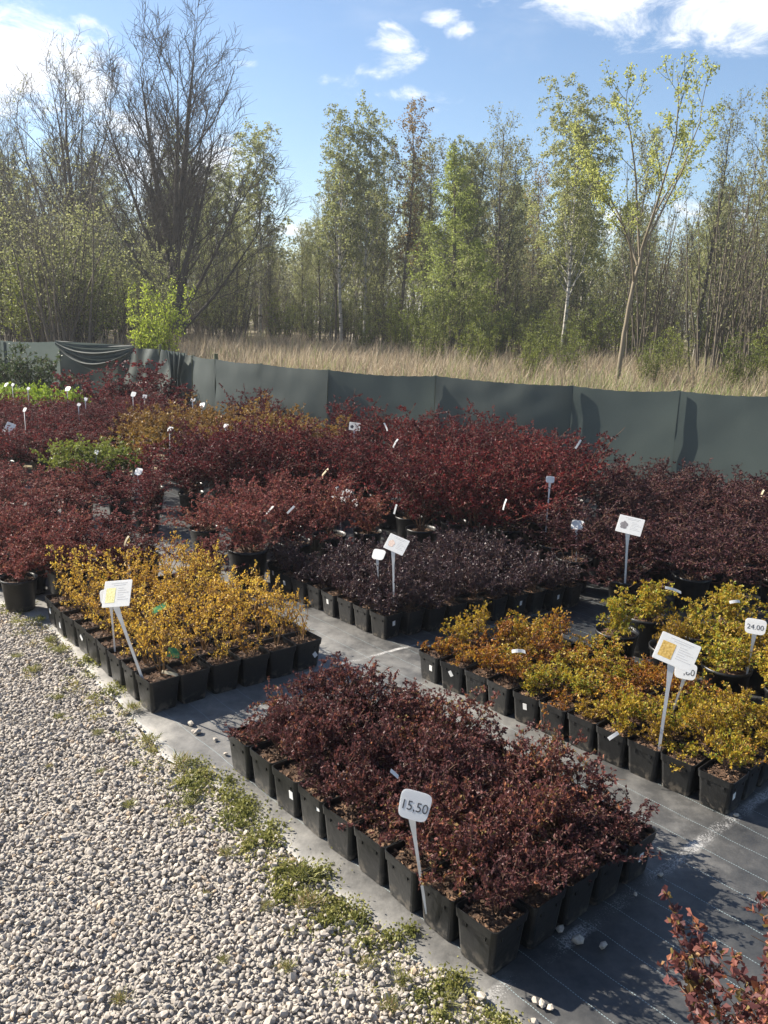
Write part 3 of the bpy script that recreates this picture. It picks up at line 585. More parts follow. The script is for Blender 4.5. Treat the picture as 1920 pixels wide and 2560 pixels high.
potted(-.60, 4.86, 'black', True, 'blackish barberry in square pot standing apart from the far end of its bed', None, R(38), 1.0, sticker=(2,.08,0,.1))
potted(.755, 1.325, 'nearpurple', True, 'large purple barberry by itself on the mat with tall leafy shoots', None, R(40), 1.15, idx=0, hs=1.0, fs=1.12)

def inpoly(p, poly):
    x, y = p; c = False; n = len(poly)
    for i in range(n):
        (x1, y1), (x2, y2) = poly[i], poly[i-1]
        if (y1 > y) != (y2 > y) and x < (x2-x1)*(y-y1)/(y2-y1) + x1: c = not c
    return c
def patch(poly, key, sp, label, group, hs=(.85,1.15), sc=1.0, jit=.05):
    poly = np.array(poly); lo = poly.min(0); hi = poly.max(0); cnt = 0
    c0 = (lo + hi)/2; k = int(np.linalg.norm(hi-lo)/sp) + 2
    for i in range(-k, k):
        for j in range(-k, k):
            p = c0 + E1*sp*i + E2*sp*(j + .5*(i % 2)) + np.array([random.gauss(0,jit*sp), random.gauss(0,jit*sp)])
            if not inpoly(p, poly.tolist()): continue
            if any((p[0]-a)**2 + (p[1]-b)**2 < (sp*.72)**2 for a, b in placed[-400:]): continue
            potted(p[0], p[1], key, False, label, group, random.uniform(0,6.28), sc*random.uniform(.95,1.08), hs=random.uniform(*hs)); cnt += 1
    print(group, cnt)
# round pots, explicit ones first
for x, y in ((1.13,3.80),(1.33,3.60),(1.50,3.41),(1.68,3.20),(1.87,2.98),(1.33,4.00),(1.53,3.81),(1.72,3.62),(1.90,3.42),(2.08,3.2),(1.75,4.02),(1.95,3.84),(2.15,3.65)):
    potted(x, y, 'lemon', False, 'spreading yellow green barberry in round black pot near the 24.00 sign', 'yellow green barberries in round pots', random.uniform(0,6.28), random.uniform(.96,1.04), hs=random.uniform(.8,1.05), fs=(.62 if (x, y) in ((1.13,3.80),(1.33,3.60)) else .95))
potted(1.40, 4.66, 'plum', False, 'dark plum barberry in round black pot holding the dark shrub picture sign', None, 1.0, .95, idx=1, hs=.6)
potted(-.80, 4.84, 'brick', False, 'brick red barberry in the wide round pot beside the path', None, .4, 1.2, hs=.9)
potted(-1.02, 4.74, 'brick', False, 'brick red barberry in smaller round pot beside the path', None, .9, .85, hs=.8)
for x, y in ((-1.98,6.2),(-1.72,5.98)): potted(x, y, 'crimson', False, 'dark crimson barberry in round pot standing by the gap in the rows', 'crimson barberries by the gap', random.uniform(0,6), .95, hs=.6)
patch([(1.55,4.65),(2.5,4.75),(3.9,5.6),(3.9,7.2),(2.0,7.3),(1.75,6.5),(1.6,5.7),(.75,5.3),(.95,5.0),(1.3,4.9)], 'plum', .30, 'dark plum barberry in the dense block along the open net fence', 'plum barberries by the fence', (.62,.88))
patch([(.0,5.55),(.75,5.5),(1.5,5.85),(1.65,6.7),(.5,7.4),(-.3,6.6)], 'crimson', .34, 'tall crimson barberry with upright arching shoots behind the blackish bed', 'tall crimson barberries', (.85,1.05))
patch([(-.95,5.0),(-.55,5.0),(-.05,5.45),(-.3,5.85),(-.9,5.9),(-1.25,5.5)], 'brick', .29, 'brick red barberry in round pot behind the wide pot by the path', 'brick red barberries', (.85,1.2))
patch([(-1.9,4.25),(-1.72,4.22),(-1.12,4.72),(-1.30,4.95),(-1.75,5.05),(-2.5,5.2),(-2.2,4.6)], 'brick', .235, 'reddish brown barberry in round pot behind the amber bed', 'reddish brown barberries behind the amber bed', (.75,1.0), .9)
patch([(-3.4,5.75),(-2.3,5.65),(-2.05,6.0),(-2.5,6.6),(-3.6,6.7)], 'brick', .29, 'dull red barberry in the block between gravel and the green barberries', 'dull red barberries', (.7,.95), .95)
patch([(-1.75,6.15),(-1.2,6.15),(-.45,6.35),(-.05,7.2),(-.6,7.7),(-1.6,7.4),(-2.0,6.7)], 'crimson', .33, 'deep red bushy barberry between the gap and the olive barberries', 'deep red bushy barberries', (.75,.95))
patch([(-2.45,7.6),(-1.4,7.9),(-.5,8.2),(-.7,8.7),(-1.3,9.1),(-2.5,8.8)], 'olive', .33, 'olive gold barberry in the patch among red barberries', 'olive gold barberries', (.9,1.1))
for x, y in ((-2.5,6.95),(-2.25,7.05),(-2.72,7.05),(-2.45,7.25)): potted(x, y, 'green', False, 'small yellow green barberry in round pot among dark red rows', 'small yellow green barberries', 0, 1, hs=1)
patch([(-3.6,7.3),(-2.85,7.35),(-2.7,9),(-2.45,10),(-2.3,10.6),(-3.7,10.7),(-5.4,10.5)], 'crimson', .36, 'dark red barberry in the far block below the sagging net', 'dark red barberries in the far block', (.5,.75))
patch([(-1.9,9.2),(-.6,8.75),(.5,7.7),(1.65,7.3),(1.75,8.0),(.45,8.7),(-.7,9.1),(-1.9,10.0)], 'crimson', .36, 'rangy red barberry growing up against the green net fence', 'rangy red barberries at the net', (.75,1.0))
patch([(-6.0,10.9),(-4.0,10.9),(-4.0,11.4),(-6.0,11.4)], 'lime', .24, 'low lime green shrub in the bright strip before the big green shrub', 'low lime green shrubs', (1.0,1.2))
def bigshrub(name, x, y, key, i, sc, label, rz=0):
    r_ = empty(name, (x, y, .005), rz, sc); tag(r_, label, 'shrub'); link('stems', T[key][i][0], r_); f = link('foliage', T[key][i][1], r_); f['kind'] = 'stuff'
bigshrub('barberry_shrub', -3.75, 11.5, 'bigred', 0, (1.25,1.1,1.05), 'large domed purple red shrub under the hanging folds of net')
bigshrub('barberry_shrub', -3.0, 11.2, 'bigred', 1, (1.0,1.0,.85), 'purple red shrub beside the bunched net at the fence bend', 2)
bigshrub('barberry_shrub', -6.35, 12.2, 'bigred', 1, (1.0,1.0,1.0), 'purple red shrub beside the big green shrub at the far net', 4)
bigshrub('green_shrub', -5.1, 12.2, 'biggreen', 0, (1.0,1.0,.95), 'big olive green shrub in front of the far net beside the lime strip')
bigshrub('green_shrub', -5.65, 12.35, 'biggreen', 1, (.9,.9,.9), 'smaller olive green shrub beside the purple red shrub at the far net', 1)

# ------------------------------------------------------------------ signs
def plate_mesh(w, h, r, t=.002):
    n = 5; pts = []
    for k, (sx, sz) in enumerate(((1,1),(-1,1),(-1,-1),(1,-1))):
        for j in range(n+1):
            a = math.pi/2*(k + j/n); pts.append((sx*(w/2-r) + r*math.cos(a), sz*(h/2-r) + r*math.sin(a)))
    pts = np.array(pts); m = len(pts); mb = MB()
    V = np.concatenate([np.c_[pts[:,0], np.full(m,-t/2), pts[:,1]], np.c_[pts[:,0], np.full(m,t/2), pts[:,1]]])
    me = bpy.data.meshes.new('plate'); idx = list(range(m))
    me.from_pydata(V.tolist(), [], [idx, [i+m for i in reversed(idx)]] + [[i, i+m, (i+1)%m+m, (i+1)%m] for i in range(m)])
    me.update(); me.materials.append(M['white']); return me
def price_plate(w, h):
    """rounded plate with bulging sides, narrower at the foot"""
    out = []
    for k in range(40):
        a = 2*math.pi*k/40; c, s = math.cos(a), math.sin(a); e = .42
        x = math.copysign(abs(c)**e, c)*w/2; z = math.copysign(abs(s)**e, s)*h/2; x *= 1 + .10*z/h; out.append((x, z))
    m = 40; t = .002; V = [(x,-t/2,z) for x, z in out] + [(x,t/2,z) for x, z in out]
    me = bpy.data.meshes.new('plate'); me.from_pydata(V, [], [list(range(m)), list(range(2*m-1, m-1, -1))] + [[i, i+m, (i+1)%m+m, (i+1)%m] for i in range(m)]); me.update(); me.materials.append(M['white']); return me
def text_mesh(s, size, off=.0):
    cu = bpy.data.curves.new('lettering', 'FONT'); cu.body = s; cu.size = size; cu.align_x = 'CENTER'; cu.align_y = 'CENTER'; cu.extrude = .0002; cu.offset = off
    ob = bpy.data.objects.new('lettering', cu); C.objects.link(ob); dg = bpy.context.evaluated_depsgraph_get()
    me = bpy.data.meshes.new_from_object(ob.evaluated_get(dg)); bpy.data.objects.remove(ob); me.materials.clear(); me.materials.append(M['ink']); return me
def sign(kind, base, head, w, label, h=None, yaw=0., pitch=0., roll=0., text=None, pic=None, group=None, stake_w=.009, text_dx=0):
    """stake pushed into a pot at base, plate centred at head; yaw turns the plate, pitch leans it back, roll tips it sideways"""
    base = Vector(base); head = Vector(head); root = empty('price_sign' if kind == 'price' else 'plant_sign', base)
    tag(root, label, 'sign', group)
    h = h or (w*.80 if kind == 'price' else w*.74)
    ml = Matrix.Translation(head - base) @ Matrix.Rotation(yaw, 4, 'Z') @ Matrix.Rotation(roll, 4, 'Y') @ Matrix.Rotation(pitch, 4, 'X')
    foot = ml @ Vector((0, .0022, -h/2 + .004)); d = foot - Vector((0,0,-.05)); 
    st = MB(); k = 6; ts = np.linspace(0, 1, k); start = np.array((0, 0, -.06)); end = np.array(foot)
    side = np.array(ml.to_3x3() @ Vector((1,0,0))); nrm = np.array(ml.to_3x3() @ Vector((0,1,0)))
    wid = stake_w*np.array([.35,.8,.8,.85,1.0,1.9]); rings = []
    for t, q in zip(ts**.8 if False else ts, wid):
        c = start + (end-start)*t; b = nrm*.0016
        rings.append(np.array([c - side*q/2 - b, c + side*q/2 - b, c + side*q/2 + b*.4, c + side*q*.18 + b*.4, c + side*q*.18 + b*2.2, c - side*q*.18 + b*2.2, c - side*q*.18 + b*.4, c - side*q/2 + b*.4]))
    V = np.concatenate(rings); n = 8; i, j = np.meshgrid(np.arange(k-1), np.arange(n), indexing='ij'); j2 = (j+1) % n
    st.add(V, quads=np.stack([i*n+j, i*n+j2, (i+1)*n+j2, (i+1)*n+j], -1).reshape(-1, 4)); link('stake', st.mesh('stake', M['stake']), root)
    pl = link('plate', price_plate(w, h) if kind == 'price' else plate_mesh(w, h, .004), root); pl.matrix_local = ml
    if text:
        tx = link('lettering', text_mesh(text, h*(.46 if len(text) > 4 else .54), .0), pl); tx.matrix_local = Matrix.Translation((text_dx, -.0014, -.004)) @ Matrix.Rotation(R(90), 4, 'X')
    if pic:
        b = MB()
        if pic in ('photo_gold', 'photo_lemon'): b.box((-w*.40, -.0016, -h*.34), (-w*.06, -.0012, h*.22))
        else:                                           # a shrub printed without its background
            an = np.arange(18)*2*np.pi/18; rr = 1 + .12*np.sin(an*5) + .08*np.sin(an*8+1); px_, pz_ = -w*.23 + np.cos(an)*rr*w*.15, -h*.06 + np.sin(an)*rr*h*.22
            b.add(np.concatenate([np.c_[px_, np.full(18,-.0016), pz_], np.c_[px_, np.full(18,-.0012), pz_], [(-w*.23,-.0016,-h*.06)]]), quads=[(k, (k+1)%18, (k+1)%18+18, k+18) for k in range(18)], tris=[(k, (k+1)%18, 36) for k in range(18)])
        link('printed_picture', b.mesh('printed_picture', M[pic]), pl)
        b = MB()
        for q in range(2): b.box((-w*.25+.1*q*w, -.0016, h*(.40-.07*q)-h*.018), (w*.34-.06*q*w, -.0012, h*(.40-.07*q)+h*.012))
        for q in range(6): b.box((w*.03, -.0016, h*(.20-.085*q)-h*.010), (w*(.22+.10*((q*7)%3)), -.0012, h*(.20-.085*q)+h*.008))
        link('printed_lines', b.mesh('printed_lines', M['faint_ink']), pl)
    return root
sign('price', (.155,1.965,.115), (.108,1.95,.388), .080, 'white price sign reading 15,50 in the purple barberries', yaw=-.22, pitch=-.50, roll=.12, h=.072, text='15,50', stake_w=.0105)
sign('info', (-.935,3.20,.115), (-1.05,3.20,.492), .128, 'white picture sign with wide leaning stake in the amber bed', yaw=-.28, pitch=-.55, roll=-.20, h=.108, pic='photo_lemon', stake_w=.016)
sign('price', (-1.15,3.46,.115), (-1.165,3.46,.385), .085, 'thin staked price sign hidden behind the picture sign of the amber bed', yaw=.3)
sign('info', (.075,4.165,.115), (.07,4.165,.475), .115, 'white picture sign with faded brown picture in the blackish bed', yaw=-.5, pitch=-.6, roll=.22, pic='photo_rose', stake_w=.013)
sign('price', (-.005,4.33,.115), (-.02,4.33,.37), .072, 'small white price sign beside the faded picture sign of the blackish bed', yaw=-.5, pitch=-.6)
sign('info', (-.28,5.55,.17), (-.29,5.55,.43), .125, 'white picture sign in the brick red barberries', yaw=-.5, pitch=-.6, roll=.22, pic='photo_rose', stake_w=.013)
sign('price', (-.19,5.60,.17), (-.20,5.60,.36), .066, 'white price sign turned edge on in the brick red barberries', yaw=1.1, pitch=-.2)
sign('info', (-.29,7.5,.3), (-.29,7.5,.63), .10, 'small picture sign standing among deep red barberries near the net', yaw=-.1, pitch=.15, roll=.1, pic='photo_dark')
sign('info', (1.39,4.61,.165), (1.38,4.61,.515), .140, 'white picture sign with dark shrub picture in a round pot', yaw=-.45, pitch=-.6, roll=.10, pic='photo_dark', stake_w=.014)
sign('price', (1.19,4.97,.165), (1.17,4.97,.42), .074, 'small white price sign beside the dark shrub picture sign', yaw=-.5, pitch=-.55)
sign('price', (1.57,3.37,.165), (1.58,3.37,.395), .082, 'white price sign reading 24.00 among yellow green barberries', yaw=-.42, pitch=-.5, text='24.00', stake_w=.0105)
sign('info', (1.025,2.79,.115), (1.045,2.79,.50), .138, 'white picture sign with golden picture above the orange barberries', yaw=-.5, pitch=-.58, roll=.22, pic='photo_gold', stake_w=.014)
sign('price', (1.14,3.06,.115), (1.19,3.06,.315), .080, 'white price sign ending in 80 half hidden behind the golden picture sign', yaw=-.42, pitch=-.5, text=',80', text_dx=.014)
for b, hd, w, la in (((-1.78,6.06,.17),(-1.80,6.06,.43),.066,'white price sign on a pot by the gap in the crimson rows'),((-2.41,6.97,.17),(-2.42,6.97,.40),.05,'white price sign among the small yellow green barberries'),((-1.93,7.45,.25),(-1.92,7.45,.55),.058,'white price sign in front of the olive gold barberries'),((-1.48,7.73,.3),(-1.48,7.73,.56),.05,'white price sign right among the olive gold barberries'),
        ((-3.50,7.75,.17),(-3.53,7.75,.44),.05,'narrow price sign beside the tilted card at the far block')):
    sign('price', b, hd, w, la, yaw=-.5, pitch=-.55)
sign('info', (-3.43,7.65,.17), (-3.43,7.65,.49), .09, 'tilted white card on a stake at the far dark red block', yaw=-.2, pitch=-.4, roll=.3)
for x, y, z, w in ((-3.84,10.17,.60,.075),(-3.38,9.47,.56,.05),(-3.59,8.35,.56,.055),(-3.01,10.02,.58,.075),(-2.27,9.86,.56,.058),(-2.05,9.34,.56,.072),(-5.04,11.2,.52,.075),(-4.25,10.02,.60,.045),(-3.39,9.28,.52,.045),(-4.6,10.4,.6,.05),(-2.9,10.1,.55,.06)):
    sign('price', (x, y, .17), (x, y, z), w, 'small white sign poking out of the far dark red block', yaw=random.uniform(-.7,-.2), pitch=random.uniform(-.7,-.4), roll=random.uniform(-.3,.3), group='signs in the far dark red block')
sign('price', (1.08,5.46,.17), (1.08,5.46,.60), .055, 'white price sign poking from plum barberries below the tall crimson ones', yaw=-.2, pitch=-.3)

# ------------------------------------------------------------------ loose plant tags caught in the shrubs
def tagstrip(pos, l, w, rot, bend, mat, label, group='white strip tags'):
    mb = MB(); k = 9; t = np.linspace(-.5, .5, k); a = t*bend
    x = l*np.sin(a)/bend if abs(bend) > .05 else l*t; z = -l*(1-np.cos(a))/bend if abs(bend) > .05 else 0*t
    V = np.concatenate([np.c_[x, np.full(k,-w/2), z], np.c_[x, np.full(k,w/2), z], np.c_[x, np.full(k,w/2), z-.0006], np.c_[x, np.full(k,-w/2), z-.0006]])
    i = np.arange(k-1); q = []
    for a_, b_ in ((0,1),(1,2),(2,3),(3,0)): q.append(np.stack([a_*k+i, a_*k+i+1, b_*k+i+1, b_*k+i], -1))
    mb.add(V, quads=np.concatenate(q)); o = link('plant_tag', mb.mesh('plant_tag', M[mat])); o.location = pos; o.rotation_euler = rot
    tag(o, label, 'tag', group)
tagstrip((-.96,3.48,.335), .075, .026, (.9,-.5,.1), .3, 'tag_green', 'colourful printed plant tag lying high on the amber barberries', None)
tagstrip((-.85,3.28,.215), .05, .04, (1.0,.2,.2), .1, 'tag_green', 'dark green printed tag low in the amber barberries', None)
tagstrip((-.85,3.22,.150), .07, .016, (.5,.25,.1), .2, 'tag_tan', 'yellowed strip tag resting on the amber bed pots', None)
tagstrip((.57,3.20,.315), .07, .014, (.9,.1,.2), 2.0, 'white', 'curved white strip tag on top of the orange barberries', None)
tagstrip((1.36,3.76,.42), .085, .014, (.8,.3,.1), .5, 'white', 'long white strip tag on the yellow green barberries', None)
tagstrip((1.59,3.62,.42), .05, .014, (.8,-.1,.1), .9, 'white', 'short curled white tag on the yellow green barberries', None)
tagstrip((.86,2.80,.165), .045, .013, (.8,-.5,.3), .8, 'white', 'small white curled tag over the edge of the orange bed', None)
tagstrip((.06,2.20,.33), .035, .012, (.7,.8,.3), .2, 'sticker', 'small grey white tag in the middle of the purple barberries', None)
for p in ((-.69,4.95,.44),(-.56,4.95,.45),(-.41,5.63,.56),(.06,6.0,.72),(-.01,6.72,.74),(.07,5.2,.42),(1.31,5.75,.80),(.74,5.1,.50),(2.53,5.58,.54),(-1.89,4.8,.33),(-1.42,4.5,.34)):
    tagstrip(p, random.uniform(.045,.075), .013, (random.uniform(.6,1.2), random.choice((-1,1))*random.uniform(.7,1.4), random.uniform(-.5,.5)), random.uniform(.1,1.0), random.choice(['white','sticker','tag_tan']), 'pale strip tag hanging in the branches of a red or plum barberry')

# ------------------------------------------------------------------ weeds along the gravel edge
def weed_templates():
    out = []
    for s in range(5):
        r = np.random.default_rng(300+s); mb = MB(); n = 130                                # grass tuft
        az = r.uniform(0, 6.28, n); t = r.uniform(.2, 1.25, n); d = np.stack([np.cos(az)*np.sin(t), np.sin(az)*np.sin(t), np.cos(t)], 1)
        b = np.c_[r.normal(0,.014,(n,2)), np.zeros(n)]; mb.leaves(b, d, r.uniform(.02,.055,n), .07, .03, a=r.random(n)); out.append(mb.mesh('grass_tuft', M['weed']))
    for s in range(5):
        r = np.random.default_rng(400+s); mb = MB(); n = 420                                # creeping leafy weed
        rad = np.abs(r.normal(0,.042,n)); az = r.uniform(0,6.28,n); b = np.stack([np.cos(az)*rad, np.sin(az)*rad, r.random(n)*.024*np.exp(-rad/.05)+.006], 1)
        d = r.normal(size=(n,3)) + np.array([0,0,.5]); mb.leaves(b, d, r.uniform(.006,.014,n), .7, .1, a=r.random(n)*.85); out.append(mb.mesh('leafy_weed', M['weed']))
    return out
WEEDS = weed_templates()
def weeds():
    sp = [(-1.75,4.10,0,1.1),(-1.90,4.31,0,1.2),(-1.59,3.84,0,1.),(-1.53,3.49,0,1.1),(-1.50,3.72,0,.9),(-1.67,3.63,0,.8),(-1.32,3.23,0,.8),(-1.06,2.95,0,.7),(-.99,3.16,0,1.2),(-.85,2.91,0,1.),(-1.26,3.07,0,.7),
          (-.63,2.72,1,1.3),(-.56,2.66,1,1.2),(-.63,2.60,1,1.2),(-.70,2.76,0,1.2),(-.50,2.54,1,1.3),(-.44,2.46,1,1.4),(-.38,2.40,1,1.3),(-.33,2.29,1,1.2),(-.25,2.20,1,1.4),(-.20,2.16,0,1.4),(-.16,2.13,1,1.4),(-.24,2.10,1,1.2),(-.11,2.06,1,1.2),(-.17,2.04,0,1.3),
          (-.06,1.99,1,.9),(.01,1.92,1,.8),(-.44,2.25,0,.7),(-.61,2.50,0,.8),(-.80,2.48,0,.8),(-.96,2.68,0,.5),(-.20,1.80,0,.7),(.06,1.69,0,.9),(.16,1.70,1,.8),(.23,1.76,1,.9),(.09,1.77,0,.9),(-.58,1.68,0,.7),(-.36,1.82,0,.5),(.0,1.82,0,.7),(.20,1.72,0,.8),(.27,1.64,1,.8),(-.28,2.02,0,.6),(-.46,2.06,0,.5),(-1.15,2.7,0,.4),(-1.45,3.95,1,1.2),(-1.3,3.62,1,1.3),(-1.12,3.35,1,1.1)]
    cover = MB(); r = np.random.default_rng(55)
    for x, y, k, s in sp:
        if k == 0:
            o = link('grass_tuft', WEEDS[random.randrange(5)], loc=(x, y, .012)); o.rotation_euler = (0, 0, random.uniform(0,6)); o.scale = (s*.9, s*.9, s*.65)
            tag(o, 'small grass tuft growing through the gravel', 'weed', 'grass tufts in gravel')
        else:
            for q in range(3):
                n = 190; cx, cy = x + r.normal(0,.035), y + r.normal(0,.035); rad = np.abs(r.normal(0,.030*s,n)); az = r.uniform(0,6.28,n)
                b = np.stack([cx + np.cos(az)*rad, cy + np.sin(az)*rad, r.random(n)*.014*np.exp(-rad/.04)+.010], 1); shade = r.uniform(0,.45)
                cover.leaves(b, r.normal(size=(n,3)) + np.array([0,0,.5]), r.uniform(.006,.014,n), .7, .1, a=np.clip(shade + r.random(n)*.55, 0, 1))
    for q in range(150):
        e = EDGE[2:15]; tq = r.uniform(0, len(e)-1.01); i0 = int(tq); c = e[i0] + (e[i0+1]-e[i0])*(tq-i0) - E2*np.abs(r.normal(.06,.09)); n = int(r.uniform(14,70)); sg = r.uniform(.008,.022)
        b = np.c_[r.normal(c, sg, (n,2)), r.uniform(.008,.022,n)]; cover.leaves(b, r.normal(size=(n,3)) + np.array([0,0,.4]), r.uniform(.005,.012,n), .6, .1, a=np.clip(r.uniform(.2,.75) + r.random(n)*.4, 0, 1))
    tag(link('ground_cover', cover.mesh('ground_cover', M['weed'])), 'creeping green weeds along the gravel edge of the mat', 'weeds', kind='stuff')
weeds()

# ------------------------------------------------------------------ the net fence
def fence():
    root = empty('net_fence', (FENCE[8][0], FENCE[8][1], 0)); tag(root, 'low dark green shade net fence around the back of the plant beds', 'fence')
    off = np.array([*FENCE[8], 0])
    hts = [1.0]*len(FENCE)
    for k, (x, y) in enumerate(FENCE):
        h = 1.0 + (.06 if k in (6, 4) else .0); r = .022 if k != 6 else .03
        mb = MB(); mb.tubes([(np.array([(x, y+.05, ground_z(x,y)-.05), (x, y+.05, .5), (x, y+.05, h)]) - off, np.array([r, r, r*.9]), 8)])
        a = np.arange(8)*2*np.pi/8; mb.add(np.c_[x+np.cos(a)*r*.9, y+.05+np.sin(a)*r*.9, np.full(8,h)] - off, quads=[(0,1,2,3),(0,3,4,7),(4,5,6,7)])
        link('post', mb.mesh('post', M['post'], True), root)
    for k in range(len(FENCE)-1):
        a, b = FENCE[k], FENCE[k+1]; L_ = np.linalg.norm(b-a); n = max(14, int(L_/.025)); m = 22
        u = np.linspace(0, 1, n+1); v = np.linspace(0, 1, m+1); tn = (b-a)/L_; nn = np.array([tn[1], -tn[0]])
        if nn[1] > 0: nn = -nn
        r = np.random.default_rng(50+k); ph = r.uniform(0, 6, 4)
        U, V = np.meshgrid(u, v, indexing='ij')
        sag = .02*np.sin(np.pi*U)*(1 + .3*np.sin(ph[0])) + .006*np.abs(np.sin(U*L_*26))
        top = 1.0 - sag
        Z = V*top; edge = np.exp(-U*L_/.12) + np.exp(-(1-U)*L_/.12)
        bulge = .03*np.sin(np.pi*U)*np.sin(np.pi*V) + .004*np.sin(U*L_*3.1+ph[1])*(.4+V) + .004*edge*np.sin(V*5+ph[2]) + .0022*np.sin(U*L_*15+ph[3]+V*3) + .003*np.sin(V*11+ph[0]+2*U)*edge + .0025*np.array([[mnoise.noise(Vector((uu*L_*4, vv*5, k))) for vv in v] for uu in u])*3
        if k in (3, 4):    # wind-loosened lengths bulge and crease
            bulge += .05*np.sin(U*L_*5+V*4) + .03*np.sin(U*L_*13-V*6)*V
        X = a[0]+tn[0]*U*L_+nn[0]*bulge; Y = a[1]+tn[1]*U*L_+nn[1]*bulge
        P = np.stack([X, Y, Z], -1).reshape(-1, 3) - off; i, j = np.meshgrid(np.arange(n), np.arange(m), indexing='ij'); q = (i*(m+1)+j).ravel()
        mb = MB(); mb.add(P, quads=np.stack([q, q+m+1, q+m+2, q+1], -1)); link('netting_panel', mb.mesh('netting_panel', M['net'], True), root)
    # surplus net thrown over the top: swagged folds, and a bunch gathered at the bend
    a, b = np.array((-5.15,13.4)), np.array((-3.72,12.75)); L_ = np.linalg.norm(b-a); n, m = 60, 40; u = np.linspace(0,1,n+1); v = np.linspace(0,1,m+1); U, V = np.meshgrid(u, v, indexing='ij')
    tn = (b-a)/L_; nn = np.array([tn[1], -tn[0]]); nn = -nn if nn[1] > 0 else nn
    cat = 4*U*(1-U); Z = 1.02 - V*.06 - V*.36*cat; out = .10 + .06*np.sin(V*17 + U*2)*cat*(.3+V) + .03*np.sin(V*33+U*5)*cat
    P = np.stack([a[0]+tn[0]*U*L_+nn[0]*out, a[1]+tn[1]*U*L_+nn[1]*out, Z], -1).reshape(-1,3) - off
    i, j = np.meshgrid(np.arange(n), np.arange(m), indexing='ij'); q = (i*(m+1)+j).ravel(); mb = MB(); mb.add(P, quads=np.stack([q, q+m+1, q+m+2, q+1], -1))
    o = link('hanging_fold', mb.mesh('hanging_fold', M['net'], True), root); o['label'] = 'swagged surplus net hanging in dark folds'
    mb = MB(); n, m = 30, 20; u = np.linspace(0,1,n+1); v = np.linspace(0,1,m+1); U, V = np.meshgrid(u, v, indexing='ij')
    c = np.array((-2.86,11.55)); wd = .10 + .22*np.abs(V-.45); ang = U*2*np.pi*1.0
    X = c[0] + (U-.5)*wd*2.2; Y = c[1]-.12 - (U-.5)*wd*3.2 + .05*np.sin(U*22+V*3); Z = 1.02 - V*.75
    P = np.stack([X, Y, Z], -1).reshape(-1,3) - off; i, j = np.meshgrid(np.arange(n), np.arange(m), indexing='ij'); q = (i*(m+1)+j).ravel(); mb.add(P, quads=np.stack([q, q+m+1, q+m+2, q+1], -1))
    o = link('gathered_fold', mb.mesh('gathered_fold', M['net'], True), root); o['label'] = 'bunched net gathered at the bend'
fence()

# ------------------------------------------------------------------ dry grass behind the fence
def dry_grass():
    mb = MB(); n = 120000
    x = rng.uniform(-6.8, 15, n); fy = np.interp(x, FENCE[:,0], FENCE[:,1]); d = rng.random(n)**1.3*16; y = fy + .35 + d
    keep = np.abs(x) < .62*y + 1.5; x, y, d = x[keep], y[keep], d[keep]; n = len(x)
    cl = np.array([mnoise.noise(Vector((a*.55, b*.55, 3.))) for a, b in zip(x, y)]); 
    h = (.40 + .30*cl + rng.normal(0,.13,n)).clip(.1,.95) * np.clip((d+.3)/2.5, .35, 1)
    az = rng.uniform(0,6.28,n); lean = np.abs(rng.normal(.25,.28,n)); base = np.stack([x, y, ground_z(x, y)-.02], 1)
    t = np.stack([np.cos(az), np.sin(az), 0*az], 1); mid = base + np.stack([t[:,0]*np.sin(lean), t[:,1]*np.sin(lean), np.cos(lean)], 1)*(h*.6)[:,None]; l2 = lean + rng.uniform(.1,.9,n)
    tip = mid + np.stack([t[:,0]*np.sin(l2), t[:,1]*np.sin(l2), np.cos(l2)], 1)*(h*.5)[:,None]
    sd2 = np.stack([-t[:,1], t[:,0], 0*az], 1)*rng.uniform(.003,.007,n)[:,None]
    V = np.stack([base-sd2, base+sd2, mid+sd2*.8, mid-sd2*.8, tip], 1).reshape(-1,3); k = np.arange(n)*5
    a = np.clip(rng.random(n)*.85, 0, 1); gr = rng.random(n) < np.clip(.08 + .018*x + .5*np.array([mnoise.noise(Vector((p*.35, q*.35, 9.))) for p, q in zip(x, y)]), .02, .5); a[gr] = 1.0
    mb.add(V, quads=np.stack([k, k+1, k+2, k+3], -1), a=a); mb.t.append(np.stack([k+3, k+2, k+4], -1)); mb.ta.append(a); mb.tm.append(np.zeros(n, np.int32))
    tag(link('dry_grass', mb.mesh('dry_grass', M['straw'])), 'tall straw coloured grass on the bank behind the net fence', 'grass', kind='stuff')
dry_grass()

